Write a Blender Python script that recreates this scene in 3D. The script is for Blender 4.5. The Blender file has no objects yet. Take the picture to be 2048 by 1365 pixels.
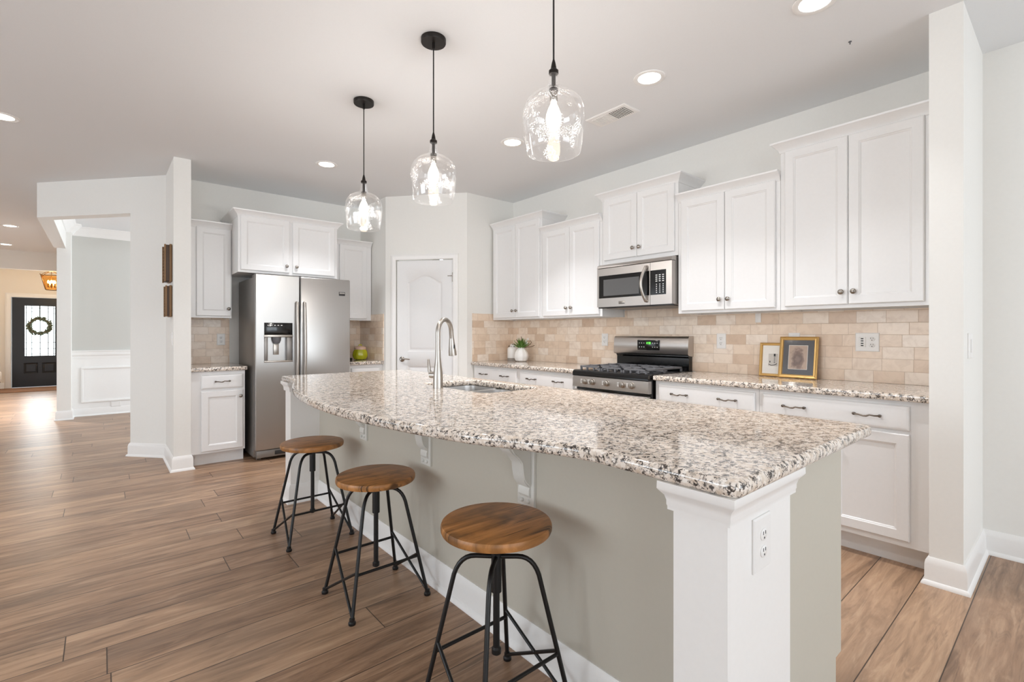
import bpy, bmesh, math, random
from mathutils import Vector, Matrix
random.seed(7)
PI = math.pi
SC = bpy.context.scene
COL = SC.collection
# ------------------------------------------------------------------ camera
CAMH = 1.227
YAW = math.radians(40.295)
cam = bpy.data.cameras.new('camera')
cam.sensor_width = 36.0
cam.lens = 967.45 / 2048 * 36
cam.shift_y = -14.77 / 2048
cam.clip_start = 0.05
camo = bpy.data.objects.new('camera', cam)
COL.objects.link(camo)
camo.location = (0, 0, CAMH)
camo.rotation_euler = (PI / 2, 0, -YAW)
SC.camera = camo
SC.view_settings.view_transform = 'Standard'
SC.view_settings.look = 'None'
SC.view_settings.gamma = 1.0
SC.view_settings.exposure = 0.4
SC.view_settings.use_curve_mapping = False
SC.cycles.max_bounces = 16
SC.cycles.diffuse_bounces = 12
SC.cycles.transparent_max_bounces = 16
# ------------------------------------------------------------------ world
W = bpy.data.worlds.new('sky')
SC.world = W
W.use_nodes = True
W.node_tree.nodes['Background'].inputs[0].default_value = (0.86, 0.93, 1.0, 1)
W.node_tree.nodes['Background'].inputs[1].default_value = 1.5
# ------------------------------------------------------------------ room dimensions
CZ = 2.798
XW = 3.775
YF = 5.88
CT = 0.914
XMIN, YMIN, YMAX = -4.6, -4.2, 15.5
# ------------------------------------------------------------------ daylight through the windows
def area(name, loc, rot, sx, sy, power, col=(1, 1, 1), spread=PI):
    l = bpy.data.lights.new(name, 'AREA')
    l.shape = 'RECTANGLE'; l.size = sx; l.size_y = sy
    l.energy = power; l.color = col; l.spread = spread
    o = bpy.data.objects.new(name, l); COL.objects.link(o)
    o.location = loc; o.rotation_euler = rot
    return o
DAY = (0.84, 0.925, 1.0)
# rear wall windows (behind the camera), left wall windows, dining room window, front door glass
area('window_daylight', (-2.0, YMIN - 0.02, 1.35), (PI / 2, 0, 0), 2.6, 2.1, 44, DAY)
area('window_daylight', (1.9, YMIN - 0.02, 1.35), (PI / 2, 0, 0), 2.8, 2.1, 66, DAY)
area('window_daylight', (XMIN - 0.02, 2.0, 1.5), (PI / 2, 0, -PI / 2), 2.6, 1.8, 80, DAY)
area('window_daylight', (XMIN - 0.02, 6.6, 1.5), (PI / 2, 0, -PI / 2), 2.6, 1.8, 10, DAY)
area('door_daylight', (-1.085, YMAX - .03, 1.29), (PI / 2, 0, PI), .5, 1.14, 9, (.80, .91, 1.0))
area('window_daylight', (3.58, 7.9, 1.5), (PI / 2, 0, PI / 2), 1.8, 1.6, 85, DAY)

# ------------------------------------------------------------------ mesh helper
class MB:
    def __init__(s): s.bm = bmesh.new()
    def face(s, pts):
        try: s.bm.faces.new([s.bm.verts.new(p) for p in pts])
        except ValueError: pass
    def box(s, x0, x1, y0, y1, z0, z1, bev=0.0, seg=2, M=None):
        t = bmesh.new()
        bmesh.ops.create_cube(t, size=1.0)
        for v in t.verts:
            v.co = Vector(((x0 + x1) / 2 + v.co.x * (x1 - x0), (y0 + y1) / 2 + v.co.y * (y1 - y0), (z0 + z1) / 2 + v.co.z * (z1 - z0)))
        if bev > 0:
            bmesh.ops.bevel(t, geom=list(t.edges), offset=bev, segments=seg, profile=0.5, affect='EDGES')
        if M is not None: bmesh.ops.transform(t, matrix=M, verts=list(t.verts))
        s.merge(t)
        return s
    def merge(s, t):
        m = bpy.data.meshes.new('tmp'); t.to_mesh(m); t.free()
        s.bm.from_mesh(m); bpy.data.meshes.remove(m)
    def loft(s, rings, cap=True, closed=True, loop=False):
        R = [[s.bm.verts.new(p) for p in r] for r in rings]
        n = len(R[0]); k = len(R)
        for i in range(k if loop else k - 1):
            a, b = R[i], R[(i + 1) % k]
            for j in range(n if closed else n - 1):
                q = [a[j], a[(j + 1) % n], b[(j + 1) % n], b[j]]
                try: s.bm.faces.new(q)
                except ValueError: pass
        if cap and not loop:
            for r in (R[0], R[-1]):
                try: s.bm.faces.new(r)
                except ValueError: pass
        return s
    def prism(s, pts, lo, hi, axis='z'):
        f = {'z': lambda a, b, c: (a, b, c), 'y': lambda a, b, c: (a, c, b), 'x': lambda a, b, c: (c, a, b)}[axis]
        return s.loft([[f(a, b, lo) for a, b in pts], [f(a, b, hi) for a, b in pts]])
    def lathe(s, prof, c=(0, 0, 0), seg=24, M=None, cap=True):
        rings = []
        for r, z in prof:
            ring = [Vector((r * math.cos(2 * PI * i / seg), r * math.sin(2 * PI * i / seg), z)) for i in range(seg)]
            if M is not None: ring = [M @ p for p in ring]
            rings.append([p + Vector(c) for p in ring])
        return s.loft(rings, cap)
    def tube(s, path, r, seg=10, cap=True):
        P = [Vector(p) for p in path]; n = len(P)
        rr = r if isinstance(r, (list, tuple)) else [r] * n
        up = None; rings = []
        for i in range(n):
            d = (P[min(i + 1, n - 1)] - P[max(i - 1, 0)]).normalized()
            if up is None:
                a = Vector((0, 0, 1)) if abs(d.z) < 0.9 else Vector((1, 0, 0))
                up = (a - d * a.dot(d)).normalized()
            else:
                up = (up - d * up.dot(d)).normalized()
            side = d.cross(up)
            rings.append([P[i] + (up * math.cos(2 * PI * j / seg) + side * math.sin(2 * PI * j / seg)) * rr[i] for j in range(seg)])
        return s.loft(rings, cap)
    def ball(s, c, r, sc=(1, 1, 1), u=14, v=9, M=None):
        t = bmesh.new()
        bmesh.ops.create_uvsphere(t, u_segments=u, v_segments=v, radius=r)
        T = Matrix.Translation(c) @ (M if M is not None else Matrix()) @ Matrix.Diagonal((*sc, 1))
        bmesh.ops.transform(t, matrix=T, verts=list(t.verts)); s.merge(t)
        return s
    def sweep(s, path, prof, loop=False):
        """profile (offset to the right of travel, z) carried along a 2D path with mitred corners"""
        P = [Vector(p) for p in path]; n = len(P)
        nrm = []
        for i in range(n - 1):
            d = (P[i + 1] - P[i]).normalized(); nrm.append(Vector((d.y, -d.x)))
        rings = []
        for i in range(n):
            if i == 0: m = nrm[0]
            elif i == n - 1: m = nrm[-1]
            else:
                m = nrm[i - 1] + nrm[i]; m = m / max(0.2, m.dot(nrm[i]))
            rings.append([(P[i].x + m.x * o, P[i].y + m.y * o, z) for o, z in prof])
        return s.loft(rings, True, True)
    def rects(s, cx, cz, steps, flip=False):
        """stepped panel: rectangles (half width, half height, y) lofted front to back"""
        return s.loft([[(cx - a, y, cz - b), (cx + a, y, cz - b), (cx + a, y, cz + b), (cx - a, y, cz + b)] for a, b, y in steps])
    def build(s, name, mat, parent=None, loc=None, rotz=0.0, smooth=True, angle=38, rot=None):
        bmesh.ops.recalc_face_normals(s.bm, faces=list(s.bm.faces))
        me = bpy.data.meshes.new(name); s.bm.to_mesh(me); s.bm.free()
        me.materials.append(mat)
        if smooth:
            me.polygons.foreach_set('use_smooth', [True] * len(me.polygons))
            me.set_sharp_from_angle(angle=math.radians(angle))
        o = bpy.data.objects.new(name, me); COL.objects.link(o)
        if parent is not None: o.parent = parent
        if loc is not None: o.location = loc
        o.rotation_euler = rot if rot is not None else (0, 0, rotz)
        return o

def tag(o, label, cat, group=None, kind=None):
    o['label'] = label; o['category'] = cat
    if group: o['group'] = group
    if kind: o['kind'] = kind
    return o
def thing(name, label, cat, loc=(0, 0, 0), rotz=0.0, group=None):
    o = bpy.data.objects.new(name, None); COL.objects.link(o)
    o.empty_display_size = 0.1
    o.location = loc; o.rotation_euler = (0, 0, rotz)
    return tag(o, label, cat, group)
def struct(o):
    o['kind'] = 'structure'; return o
def dup(root, loc, rotz=0.0, label=None, group=None):
    r = root.copy(); COL.objects.link(r); r.location = loc; r.rotation_euler = (0, 0, rotz)
    if label: r['label'] = label
    if group: r['group'] = group
    def kids(src, dst):
        for c in [x for x in ALLKIDS(src)]:
            d = c.copy(); COL.objects.link(d); d.parent = dst
            kids(c, d)
    kids(root, r)
    return r
def ALLKIDS(o): return list(o.children)

# ------------------------------------------------------------------ materials
def lin(h):
    h = h.lstrip('#'); c = [int(h[i:i + 2], 16) / 255 for i in (0, 2, 4)]
    return tuple((x / 12.92 if x <= 0.04045 else ((x + 0.055) / 1.055) ** 2.4) for x in c) + (1.0,)
class NT:
    def __init__(s, name):
        s.m = bpy.data.materials.new(name); s.m.use_nodes = True
        s.t = s.m.node_tree; s.b = s.t.nodes['Principled BSDF']; s.out = s.t.nodes['Material Output']
    def n(s, typ, **kw):
        nd = s.t.nodes.new(typ)
        for k, v in kw.items(): setattr(nd, k, v)
        return nd
    def put(s, sock, v):
        if isinstance(v, bpy.types.NodeSocket): s.t.links.new(v, sock)
        elif v is not None: sock.default_value = v
    def math(s, op, a, b=None, c=None):
        nd = s.n('ShaderNodeMath', operation=op)
        for i, v in enumerate((a, b, c)):
            if v is not None: s.put(nd.inputs[i], v)
        return nd.outputs[0]
    def mix(s, f, a, b, typ='MIX'):
        nd = s.n('ShaderNodeMix', data_type='RGBA', blend_type=typ)
        s.put(nd.inputs[0], f); s.put(nd.inputs[6], a); s.put(nd.inputs[7], b)
        return nd.outputs[2]
    def obj(s): return s.n('ShaderNodeTexCoord').outputs['Object']
    def gen(s): return s.n('ShaderNodeTexCoord').outputs['Generated']
    def mapping(s, vec, sc=(1, 1, 1), loc=(0, 0, 0), rot=(0, 0, 0)):
        nd = s.n('ShaderNodeMapping'); s.put(nd.inputs[0], vec)
        nd.inputs[1].default_value = loc; nd.inputs[2].default_value = rot; nd.inputs[3].default_value = sc
        return nd.outputs[0]
    def noise(s, vec, scale, detail=2, rough=0.5, dist=0):
        nd = s.n('ShaderNodeTexNoise'); s.put(nd.inputs['Vector'], vec)
        nd.inputs['Scale'].default_value = scale; nd.inputs['Detail'].default_value = detail
        nd.inputs['Roughness'].default_value = rough; nd.inputs['Distortion'].default_value = dist
        return nd.outputs[0]
    def voro(s, vec, scale, feat='F1', out=0, rnd=1.0):
        nd = s.n('ShaderNodeTexVoronoi', feature=feat); s.put(nd.inputs['Vector'], vec)
        nd.inputs['Scale'].default_value = scale; nd.inputs['Randomness'].default_value = rnd
        return nd.outputs[out]
    def ramp(s, f, stops, interp='LINEAR'):
        nd = s.n('ShaderNodeValToRGB'); s.put(nd.inputs[0], f)
        cr = nd.color_ramp; cr.interpolation = interp
        while len(cr.elements) < len(stops): cr.elements.new(0.5)
        for e, (p, c) in zip(cr.elements, stops):
            e.position = p; e.color = c if len(c) == 4 else (*c, 1)
        return nd.outputs[0]
    def step(s, f, a, b):
        nd = s.n('ShaderNodeMapRange'); s.put(nd.inputs[0], f)
        nd.inputs[1].default_value = a; nd.inputs[2].default_value = b
        return nd.outputs[0]
    def sep(s, vec):
        nd = s.n('ShaderNodeSeparateXYZ'); s.put(nd.inputs[0], vec); return nd.outputs
    def comb(s, x, y, z=0.0):
        nd = s.n('ShaderNodeCombineXYZ')
        for i, v in enumerate((x, y, z)): s.put(nd.inputs[i], v)
        return nd.outputs[0]
    def white(s, vec):
        nd = s.n('ShaderNodeTexWhiteNoise', noise_dimensions='3D'); s.put(nd.inputs[0], vec); return nd.outputs[0]
    def bump(s, h, strength=0.1, dist=0.01):
        nd = s.n('ShaderNodeBump'); s.put(nd.inputs['Height'], h)
        nd.inputs['Strength'].default_value = strength; nd.inputs['Distance'].default_value = dist
        s.put(s.b.inputs['Normal'], nd.outputs[0])
    def set(s, col=None, rough=None, metal=None, spec=None, coat=None, em=None, emcol=None):
        i = s.b.inputs
        if col is not None: s.put(i['Base Color'], col)
        if rough is not None: s.put(i['Roughness'], rough)
        if metal is not None: s.put(i['Metallic'], metal)
        if spec is not None: s.put(i['Specular IOR Level'], spec)
        if coat is not None: i['Coat Weight'].default_value = coat; i['Coat Roughness'].default_value = 0.08
        if em is not None: i['Emission Strength'].default_value = em; s.put(i['Emission Color'], emcol or col)
        return s.m
def flat(name, hexc, rough=0.5, metal=0.0, spec=0.5, em=None, tex=0.0, bscale=60.0, var=0.985):
    k = NT(name); c = lin(hexc) if isinstance(hexc, str) else hexc
    v = k.noise(k.obj(), bscale, 3)
    c2 = tuple(x * var for x in c[:3]) + (1,)
    col = k.mix(k.step(v, 0.3, 0.7), c2, c)
    k.set(col, rough, metal, spec, em=em, emcol=c)
    if tex: k.bump(v, tex, 0.002)
    return k.m
def emit(name, hexc, st):
    k = NT(name); c = lin(hexc) if isinstance(hexc, str) else hexc
    k.set(c, 0.5, em=st, emcol=c); return k.m
def rows(k, u, v, L, H, voff=0.0, half=False):
    """cells of a staggered bond; returns (cell id 0..1, seam distance in metres, local u)"""
    vv = k.math('DIVIDE', k.math('SUBTRACT', v, voff), H)
    row = k.math('FLOOR', vv)
    if half: sh = k.math('MULTIPLY', k.math('PINGPONG', row, 1.0), 0.5)
    else: sh = k.white(k.comb(row, 3.7, 1.3))
    uu = k.math('ADD', k.math('DIVIDE', u, L), sh)
    colm = k.math('FLOOR', uu)
    cid = k.white(k.comb(colm, row, 9.1))
    fu = k.math('SUBTRACT', uu, colm); fv = k.math('SUBTRACT', vv, row)
    du = k.math('MULTIPLY', k.math('MINIMUM', fu, k.math('SUBTRACT', 1.0, fu)), L)
    dv = k.math('MULTIPLY', k.math('MINIMUM', fv, k.math('SUBTRACT', 1.0, fv)), H)
    return cid, k.math('MINIMUM', du, dv), row, colm

def m_floor():
    k = NT('vinyl_plank'); x, y, z = k.sep(k.obj())
    cid, seam, row, colm = rows(k, x, y, 1.52, 0.1945, 0.132)
    seed = k.math('MULTIPLY', cid, 53.0)
    g = k.noise(k.comb(k.math('ADD', k.math('MULTIPLY', x, 1.7), seed), k.math('MULTIPLY', y, 17.0), seed), 1.0, 6, 0.65, 1.2)
    f = k.noise(k.comb(k.math('ADD', k.math('MULTIPLY', x, 9.0), seed), k.math('MULTIPLY', y, 150.0), seed), 1.0, 4, 0.7)
    big = k.noise(k.comb(k.math('ADD', k.math('MULTIPLY', x, 0.9), seed), k.math('MULTIPLY', y, 4.0), seed), 1.0, 2)
    col = k.ramp(g, [(0.33, lin('#5f4532')), (0.43, lin('#8f6d52')), (0.53, lin('#b08b6d')), (0.66, lin('#caa686'))])
    col = k.mix(k.step(f, 0.3, 0.8), k.mix(0.38, col, lin('#654c38')), col)
    tone = k.ramp(cid, [(0.0, lin('#b8977a')), (0.35, lin('#8a705d')), (0.7, lin('#a98c74')), (1.0, lin('#d0b092'))])
    col = k.mix(0.6, col, k.mix(0.35, tone, col))
    col = k.mix(k.math('MULTIPLY', k.step(big, 0.52, 0.72), 0.5), col, lin('#6a584b'))
    wz = k.noise(k.comb(k.math('ADD', k.math('MULTIPLY', x, 2.4), seed), k.math('MULTIPLY', y, 24.0), k.math('ADD', seed, 4.0)), 1.0, 4, 0.65, 0.9)
    col = k.mix(k.math('MULTIPLY', k.step(wz, 0.55, 0.68), 0.55), col, lin('#594334'))
    col = k.mix(k.math('MULTIPLY', k.step(wz, 0.44, 0.34), 0.30), col, lin('#d3b597'))
    kn = k.voro(k.comb(k.math('ADD', k.math('MULTIPLY', x, 1.3), seed), k.math('MULTIPLY', y, 4.2), seed), 1.0, out=0)
    kn = k.math('ADD', kn, k.math('MULTIPLY', k.noise(k.obj(), 30.0, 2), 0.06))
    col = k.mix(k.math('MULTIPLY', k.step(kn, 0.11, 0.05), 0.6), col, lin('#4a3829'))
    col = k.mix(k.step(seam, 0.0028, 0.0011), col, lin('#3e2e23'))
    k.set(col, k.math('ADD', 0.31, k.math('MULTIPLY', f, 0.10)), spec=0.5)
    k.bump(k.math('ADD', k.step(seam, 0.0, 0.003), k.math('MULTIPLY', f, 0.25)), 0.12, 0.003)
    return k.m
def m_tile(name, axis):
    k = NT(name); x, y, z = k.sep(k.obj())
    u = {'x': x, 'y': y}[axis]
    cid, seam, row, colm = rows(k, u, z, 0.158, 0.0765, 0.914, False)
    o = k.math('MULTIPLY', cid, 31.0)
    v = k.noise(k.comb(k.math('ADD', x, o), k.math('ADD', y, o), z), 14.0, 4, 0.6, 0.8)
    f = k.noise(k.comb(k.math('ADD', x, o), k.math('ADD', y, o), z), 70.0, 3, 0.6)
    col = k.ramp(cid, [(0.0, lin('#d8bfa7')), (0.15, lin('#e7d1bb')), (0.6, lin('#eedbc7')), (1.0, lin('#f4e7d9'))])
    col = k.mix(k.math('MULTIPLY', k.step(v, 0.45, 0.75), 0.35), col, lin('#b89a80'))
    col = k.mix(k.math('MULTIPLY', k.step(f, 0.60, 0.72), 0.35), col, lin('#e3d3c0'))
    col = k.mix(k.math('MULTIPLY', k.step(seam, 0.0018, 0.0008), 0.7), col, lin('#bfa892'))
    k.set(col, 0.28, spec=0.45)
    k.bump(k.math('SUBTRACT', k.step(seam, 0.0, 0.003), k.math('MULTIPLY', k.step(f, 0.62, 0.75), 0.3)), 0.15, 0.003)
    return k.m
def m_granite():
    k = NT('granite'); o = k.obj()
    w = k.n('ShaderNodeVectorMath', operation='ADD'); k.put(w.inputs[0], o)
    wn = k.n('ShaderNodeTexNoise'); k.put(wn.inputs['Vector'], o); wn.inputs['Scale'].default_value = 60.0; wn.inputs['Detail'].default_value = 3
    sc = k.n('ShaderNodeVectorMath', operation='SCALE'); k.put(sc.inputs[0], wn.outputs[1]); sc.inputs['Scale'].default_value = 0.016
    k.put(w.inputs[1], sc.outputs[0]); p = w.outputs[0]
    chip = k.sep(k.voro(p, 105.0, out=1))[0]
    base = k.ramp(chip, [(0.0, lin('#cbbdae')), (0.15, lin('#dacdbf')), (0.6, lin('#e5dacf')), (1.0, lin('#efe8e0'))])
    tan = k.step(k.noise(k.mapping(p, loc=(3, 7, 1)), 36.0, 2, 0.6), 0.54, 0.62)
    base = k.mix(k.math('MULTIPLY', tan, 0.26), base, lin('#c2a98e'))
    gry = k.step(k.noise(k.mapping(p, loc=(11, 2, 5)), 52.0, 3, 0.6), 0.59, 0.64)
    base = k.mix(k.math('MULTIPLY', gry, 0.6), base, lin('#837b74'))
    edge = k.voro(p, 105.0, 'DISTANCE_TO_EDGE', out=0)
    clus = k.noise(k.mapping(p, loc=(1, 4, 8)), 48.0, 2)
    vein = k.math('MULTIPLY', k.step(edge, 0.15, 0.06), k.step(clus, 0.50, 0.58))
    base = k.mix(k.math('MULTIPLY', vein, 0.85), base, lin('#3c3431'))
    d1 = k.noise(k.mapping(p, loc=(5, 9, 2)), 105.0, 3, 0.65)
    blk = k.step(k.math('ADD', d1, k.math('MULTIPLY', clus, 0.30)), 0.715, 0.745)
    base = k.mix(k.math('MULTIPLY', blk, 0.92), base, lin('#2d2725'))
    k.set(base, 0.07, spec=0.55)
    return k.m
def m_steel(name, hexc='#b9b4ae', rough=0.26, axis='z'):
    k = NT(name)
    s = {'z': (420, 420, 1.0), 'x': (1.0, 420, 420), 'y': (420, 1.0, 420)}[axis]
    n = k.noise(k.mapping(k.obj(), s), 1.0, 2)
    c = lin(hexc)
    col = k.mix(n, tuple(x * 0.96 for x in c[:3]) + (1,), c)
    k.set(col, k.math('ADD', rough - 0.03, k.math('MULTIPLY', n, 0.06)), 1.0)
    k.b.inputs['Anisotropic'].default_value = 0.5
    return k.m
def m_wood_seat():
    k = NT('stool_seat_wood'); o = k.obj()
    inf = k.n('ShaderNodeObjectInfo')
    rnd = inf.outputs['Random']
    off = k.comb(k.math('MULTIPLY', rnd, 13.0), k.math('MULTIPLY', rnd, 7.0), 0.0)
    va = k.n('ShaderNodeVectorMath', operation='ADD'); k.put(va.inputs[0], o); k.put(va.inputs[1], off); p = va.outputs[0]
    g = k.noise(k.mapping(p, (3.0, 26.0, 10.0), rot=(0, 0, 0.5)), 1.0, 5, 0.6, 0.8)
    col = k.ramp(g, [(0.25, lin('#6b4a2a')), (0.43, lin('#9c6b3c')), (0.58, lin('#b9804a')), (0.8, lin('#cb9a62'))])
    blot = k.noise(p, 7.0, 3, 0.6)
    col = k.mix(k.math('MULTIPLY', k.step(blot, 0.52, 0.7), 0.65), col, lin('#4d3724'))
    saw = k.noise(k.mapping(p, (4.0, 150.0, 1.0), rot=(0, 0, 0.5)), 1.0, 1)
    msk = k.step(k.noise(k.mapping(p, loc=(4, 2, 0)), 9.0, 1), 0.5, 0.6)
    col = k.mix(k.math('MULTIPLY', k.math('MULTIPLY', k.step(saw, 0.58, 0.64), msk), 0.8), col, lin('#2e1d10'))
    k.set(col, 0.38, spec=0.4)
    k.bump(saw, 0.12, 0.002)
    return k.m
def m_glass(name, tint=(1, 1, 1), speck=0.0, gloss=1.0):
    k = NT(name); t = k.t
    tr = k.n('ShaderNodeBsdfTransparent'); tr.inputs[0].default_value = (*tint, 1)
    gl = k.n('ShaderNodeBsdfGlossy'); gl.inputs['Roughness'].default_value = 0.04; gl.inputs[0].default_value = (1, 1, 1, 1)
    lw = k.n('ShaderNodeLayerWeight'); lw.inputs[0].default_value = 0.35
    fac = k.math('MULTIPLY', k.math('ADD', 0.05, k.math('MULTIPLY', k.math('POWER', lw.outputs['Facing'], 1.5), 0.8)), gloss)
    mx = k.n('ShaderNodeMixShader'); k.put(mx.inputs[0], fac)
    t.links.new(tr.outputs[0], mx.inputs[1]); t.links.new(gl.outputs[0], mx.inputs[2])
    res = mx.outputs[0]
    if speck:
        n = k.voro(k.obj(), 260.0, out=0); big = k.noise(k.obj(), 15.0, 2)
        sm = k.math('MULTIPLY', k.step(n, 0.36, 0.24), k.math('ADD', 0.03, k.math('MULTIPLY', k.step(big, 0.54, 0.64), 0.9)))
        sm = k.math('MULTIPLY', sm, speck)
        df = k.n('ShaderNodeBsdfDiffuse'); df.inputs[0].default_value = (1, 1, 1, 1)
        tl = k.n('ShaderNodeBsdfTranslucent'); tl.inputs[0].default_value = (1, 1, 1, 1)
        m1 = k.n('ShaderNodeMixShader'); m1.inputs[0].default_value = 0.5
        t.links.new(df.outputs[0], m1.inputs[1]); t.links.new(tl.outputs[0], m1.inputs[2])
        m2 = k.n('ShaderNodeMixShader'); k.put(m2.inputs[0], sm)
        t.links.new(res, m2.inputs[1]); t.links.new(m1.outputs[0], m2.inputs[2]); res = m2.outputs[0]
    t.links.new(res, k.out.inputs[0])
    return k.m
M = {}
M['wall'] = flat('wall_paint', '#eae9e5', 0.6, spec=0.3, tex=0.02)
M['hallwall'] = flat('foyer_paint', '#e9e4dc', 0.6, spec=0.3)
M['dining'] = flat('dining_paint', '#c9c8c3', 0.65, spec=0.3)
M['island'] = flat('island_paint', '#c2bdb1', 0.55, spec=0.35)
M['ceil'] = flat('ceiling_paint', '#e6e8ea', 0.8, spec=0.1, tex=0.03, bscale=180)
M['corbel'] = flat('shaded_trim_paint', '#dad9d3', 0.4)  # same trim paint, darkened: shade on the corbels is put into the colour
M['trim'] = flat('trim_paint', '#efeeec', 0.35, spec=0.5)
M['cab'] = flat('cabinet_paint', '#e9e9e9', 0.32, spec=0.5)
M['floor'] = m_floor()
M['tile_y'] = m_tile('travertine_tile_side', 'y')
M['tile_x'] = m_tile('travertine_tile_back', 'x')
M['granite'] = m_granite()
M['steel'] = m_steel('brushed_steel', '#b9b6b3', 0.33, 'z')
M['sinksteel'] = m_steel('sink_steel', '#cccac8', 0.36, 'y')
M['steel_h'] = m_steel('brushed_steel_across', '#c2bcb7', 0.34, 'y')
M['sidegrey'] = flat('appliance_side', '#8d8985', 0.38, 0.6)
M['nickel'] = flat('satin_nickel', '#a39d96', 0.25, 1.0)
M['nickel2'] = flat('brushed_nickel', '#b3ada6', 0.33, 1.0)
M['bronze'] = flat('aged_pull_metal', '#6f675f', 0.3, 1.0)
M['black'] = flat('black_metal', '#0d0d0e', 0.42, 0.0, 0.5)
M['blackgloss'] = flat('black_enamel', '#0c0c0d', 0.12, 0.0, 0.5)
M['blackmatte'] = flat('cast_iron', '#68686b', 0.5, 0.0, 0.4)
M['bronzedark'] = flat('dark_bronze', '#26211e', 0.4, 0.6)
M['seat'] = m_wood_seat()
M['glass'] = m_glass('seeded_glass', speck=0.8)
M['clear'] = m_glass('clear_glass')
M['bulb'] = emit('bulb_glow', (1.0, 0.86, 0.66, 1), 5.0)
M['can'] = emit('downlight_glow', (1.0, 0.96, 0.9, 1), 9.0)
M['white'] = flat('white_plastic', '#ecebe9', 0.35)
M['slot'] = flat('dark_slot', '#2b2a2a', 0.5)
M['gold'] = flat('gilt_frame', '#c9a263', 0.35, 0.6)
M['ceramic'] = flat('white_ceramic', '#efedea', 0.25)
M['greyband'] = flat('grey_wood_base', '#9b938b', 0.6)
M['leaf'] = flat('fern_leaf', '#5d8530', 0.5, tex=0.1)
M['twig'] = flat('dry_twig', '#6f5741', 0.7)
M['lime'] = flat('lime_glaze', '#b4b41c', 0.12, spec=0.7)
M['pink'] = flat('lid_glaze', '#d9b7a4', 0.3)
M['door'] = flat('interior_door_paint', '#e6e6e6', 0.4)
M['darkdoor'] = flat('front_door_paint', '#1b1b20', 0.35)
M['doorglass'] = emit('daylit_leaded_glass', (0.84, 0.97, 1.0, 1), 3.4)
M['came'] = flat('lead_came', '#3c4144', 0.5, 0.3)
M['wreath'] = flat('wreath_leaf', '#59604a', 0.7, bscale=90)
M['brass'] = flat('lantern_brass', '#6d4a1e', 0.35, 0.8)
M['amber'] = emit('amber_lantern_glass', (1.0, 0.62, 0.16, 1), 1.4)
M['flame'] = emit('candle_bulb', (1.0, 0.85, 0.5, 1), 9.0)
M['linen'] = flat('cream_linen', '#e4d9ca', 0.85, tex=0.2, bscale=300)
M['legwood'] = flat('bench_leg_wood', '#8a6a4c', 0.5)
M['mat'] = flat('door_mat', '#8b6243', 0.95, tex=0.4, bscale=250)
M['carve'] = flat('carved_wood', '#4a382c', 0.6, tex=0.3, bscale=120)
M['carve2'] = flat('carved_wood_gilt', '#80603e', 0.5, tex=0.3, bscale=120)
M['mount'] = flat('grey_mount_board', '#4b4c50', 0.8)
M['paper'] = flat('white_mount_board', '#efece6', 0.8)
M['green'] = emit('green_digits', (0.25, 1.0, 0.15, 1), .7)
M['key'] = flat('key_print', '#e8e8e8', 0.5)
M['window'] = m_glass('oven_window', (0.05, 0.05, 0.055))

# ------------------------------------------------------------------ structure
def wallbox(name, x0, x1, y0, y1, z0=0.0, z1=CZ, mat='wall'):
    return struct(MB().box(x0, x1, y0, y1, z0, z1).build(name, M[mat], smooth=False))
struct(MB().box(XMIN - .2, 4.2, YMIN - .2, YMAX + .3, -0.1, 0).build('floor', M['floor'], smooth=False))
struct(MB().box(XMIN - .2, 4.2, YMIN - .2, YMAX + .3, CZ, CZ + 0.1).build('ceiling', M['ceil'], smooth=False))
wallbox('wall_right', XW, XW + .12, YMIN, 6.0)
wallbox('wall_nib', 3.10, XW, 0.363, 0.488)
wallbox('wall_kitchen_back', 0.615, 2.485, YF, YF + .12)
struct(MB().prism([(.485, 5.21), (.615, 5.21), (.615, 5.925), (.31, 6.262), (.218, 6.182), (.485, 5.87)], 0, CZ).build('wall_hall_end', M['wall'], smooth=False))
# diagonal header over the dining room opening and the header along the hall
struct(MB().prism([(.218, 6.182), (.31, 6.262), (-.39, 7.08), (-.39, 9.34), (-.515, 9.34), (-.515, 7.036)], 2.437, CZ).build('wall_dining_header', M['wall'], smooth=False))
wallbox('wall_dining_post', -.485, -.335, 9.34, 9.6)
wallbox('wall_dining_back', -.36, 3.6, 9.6, 9.72, mat='dining')
m = MB()
m.box(3.6, 3.72, 6.0, 7.0, 0, CZ); m.box(3.6, 3.72, 8.8, 9.6, 0, CZ); m.box(3.6, 3.72, 7.0, 8.8, 0, 0.7); m.box(3.6, 3.72, 7.0, 8.8, 2.3, CZ)
struct(m.build('wall_dining_side', M['dining'], smooth=False))
wallbox('wall_hall_right', -.485, -.36, 9.6, YMAX, mat='hallwall')
wallbox('wall_foyer_header', XMIN, -.485, 13.0, 13.15, 2.45, CZ)
wallbox('wall_foyer_left', -2.5, -2.38, 13.15, YMAX, mat='hallwall')
m = MB()
m.box(XMIN, -1.55, YMAX, YMAX + .14, 0, CZ); m.box(-.62, -.36, YMAX, YMAX + .14, 0, CZ); m.box(-1.55, -.62, YMAX, YMAX + .14, 2.05, CZ)
struct(m.build('wall_front', M['hallwall'], smooth=False))
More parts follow.
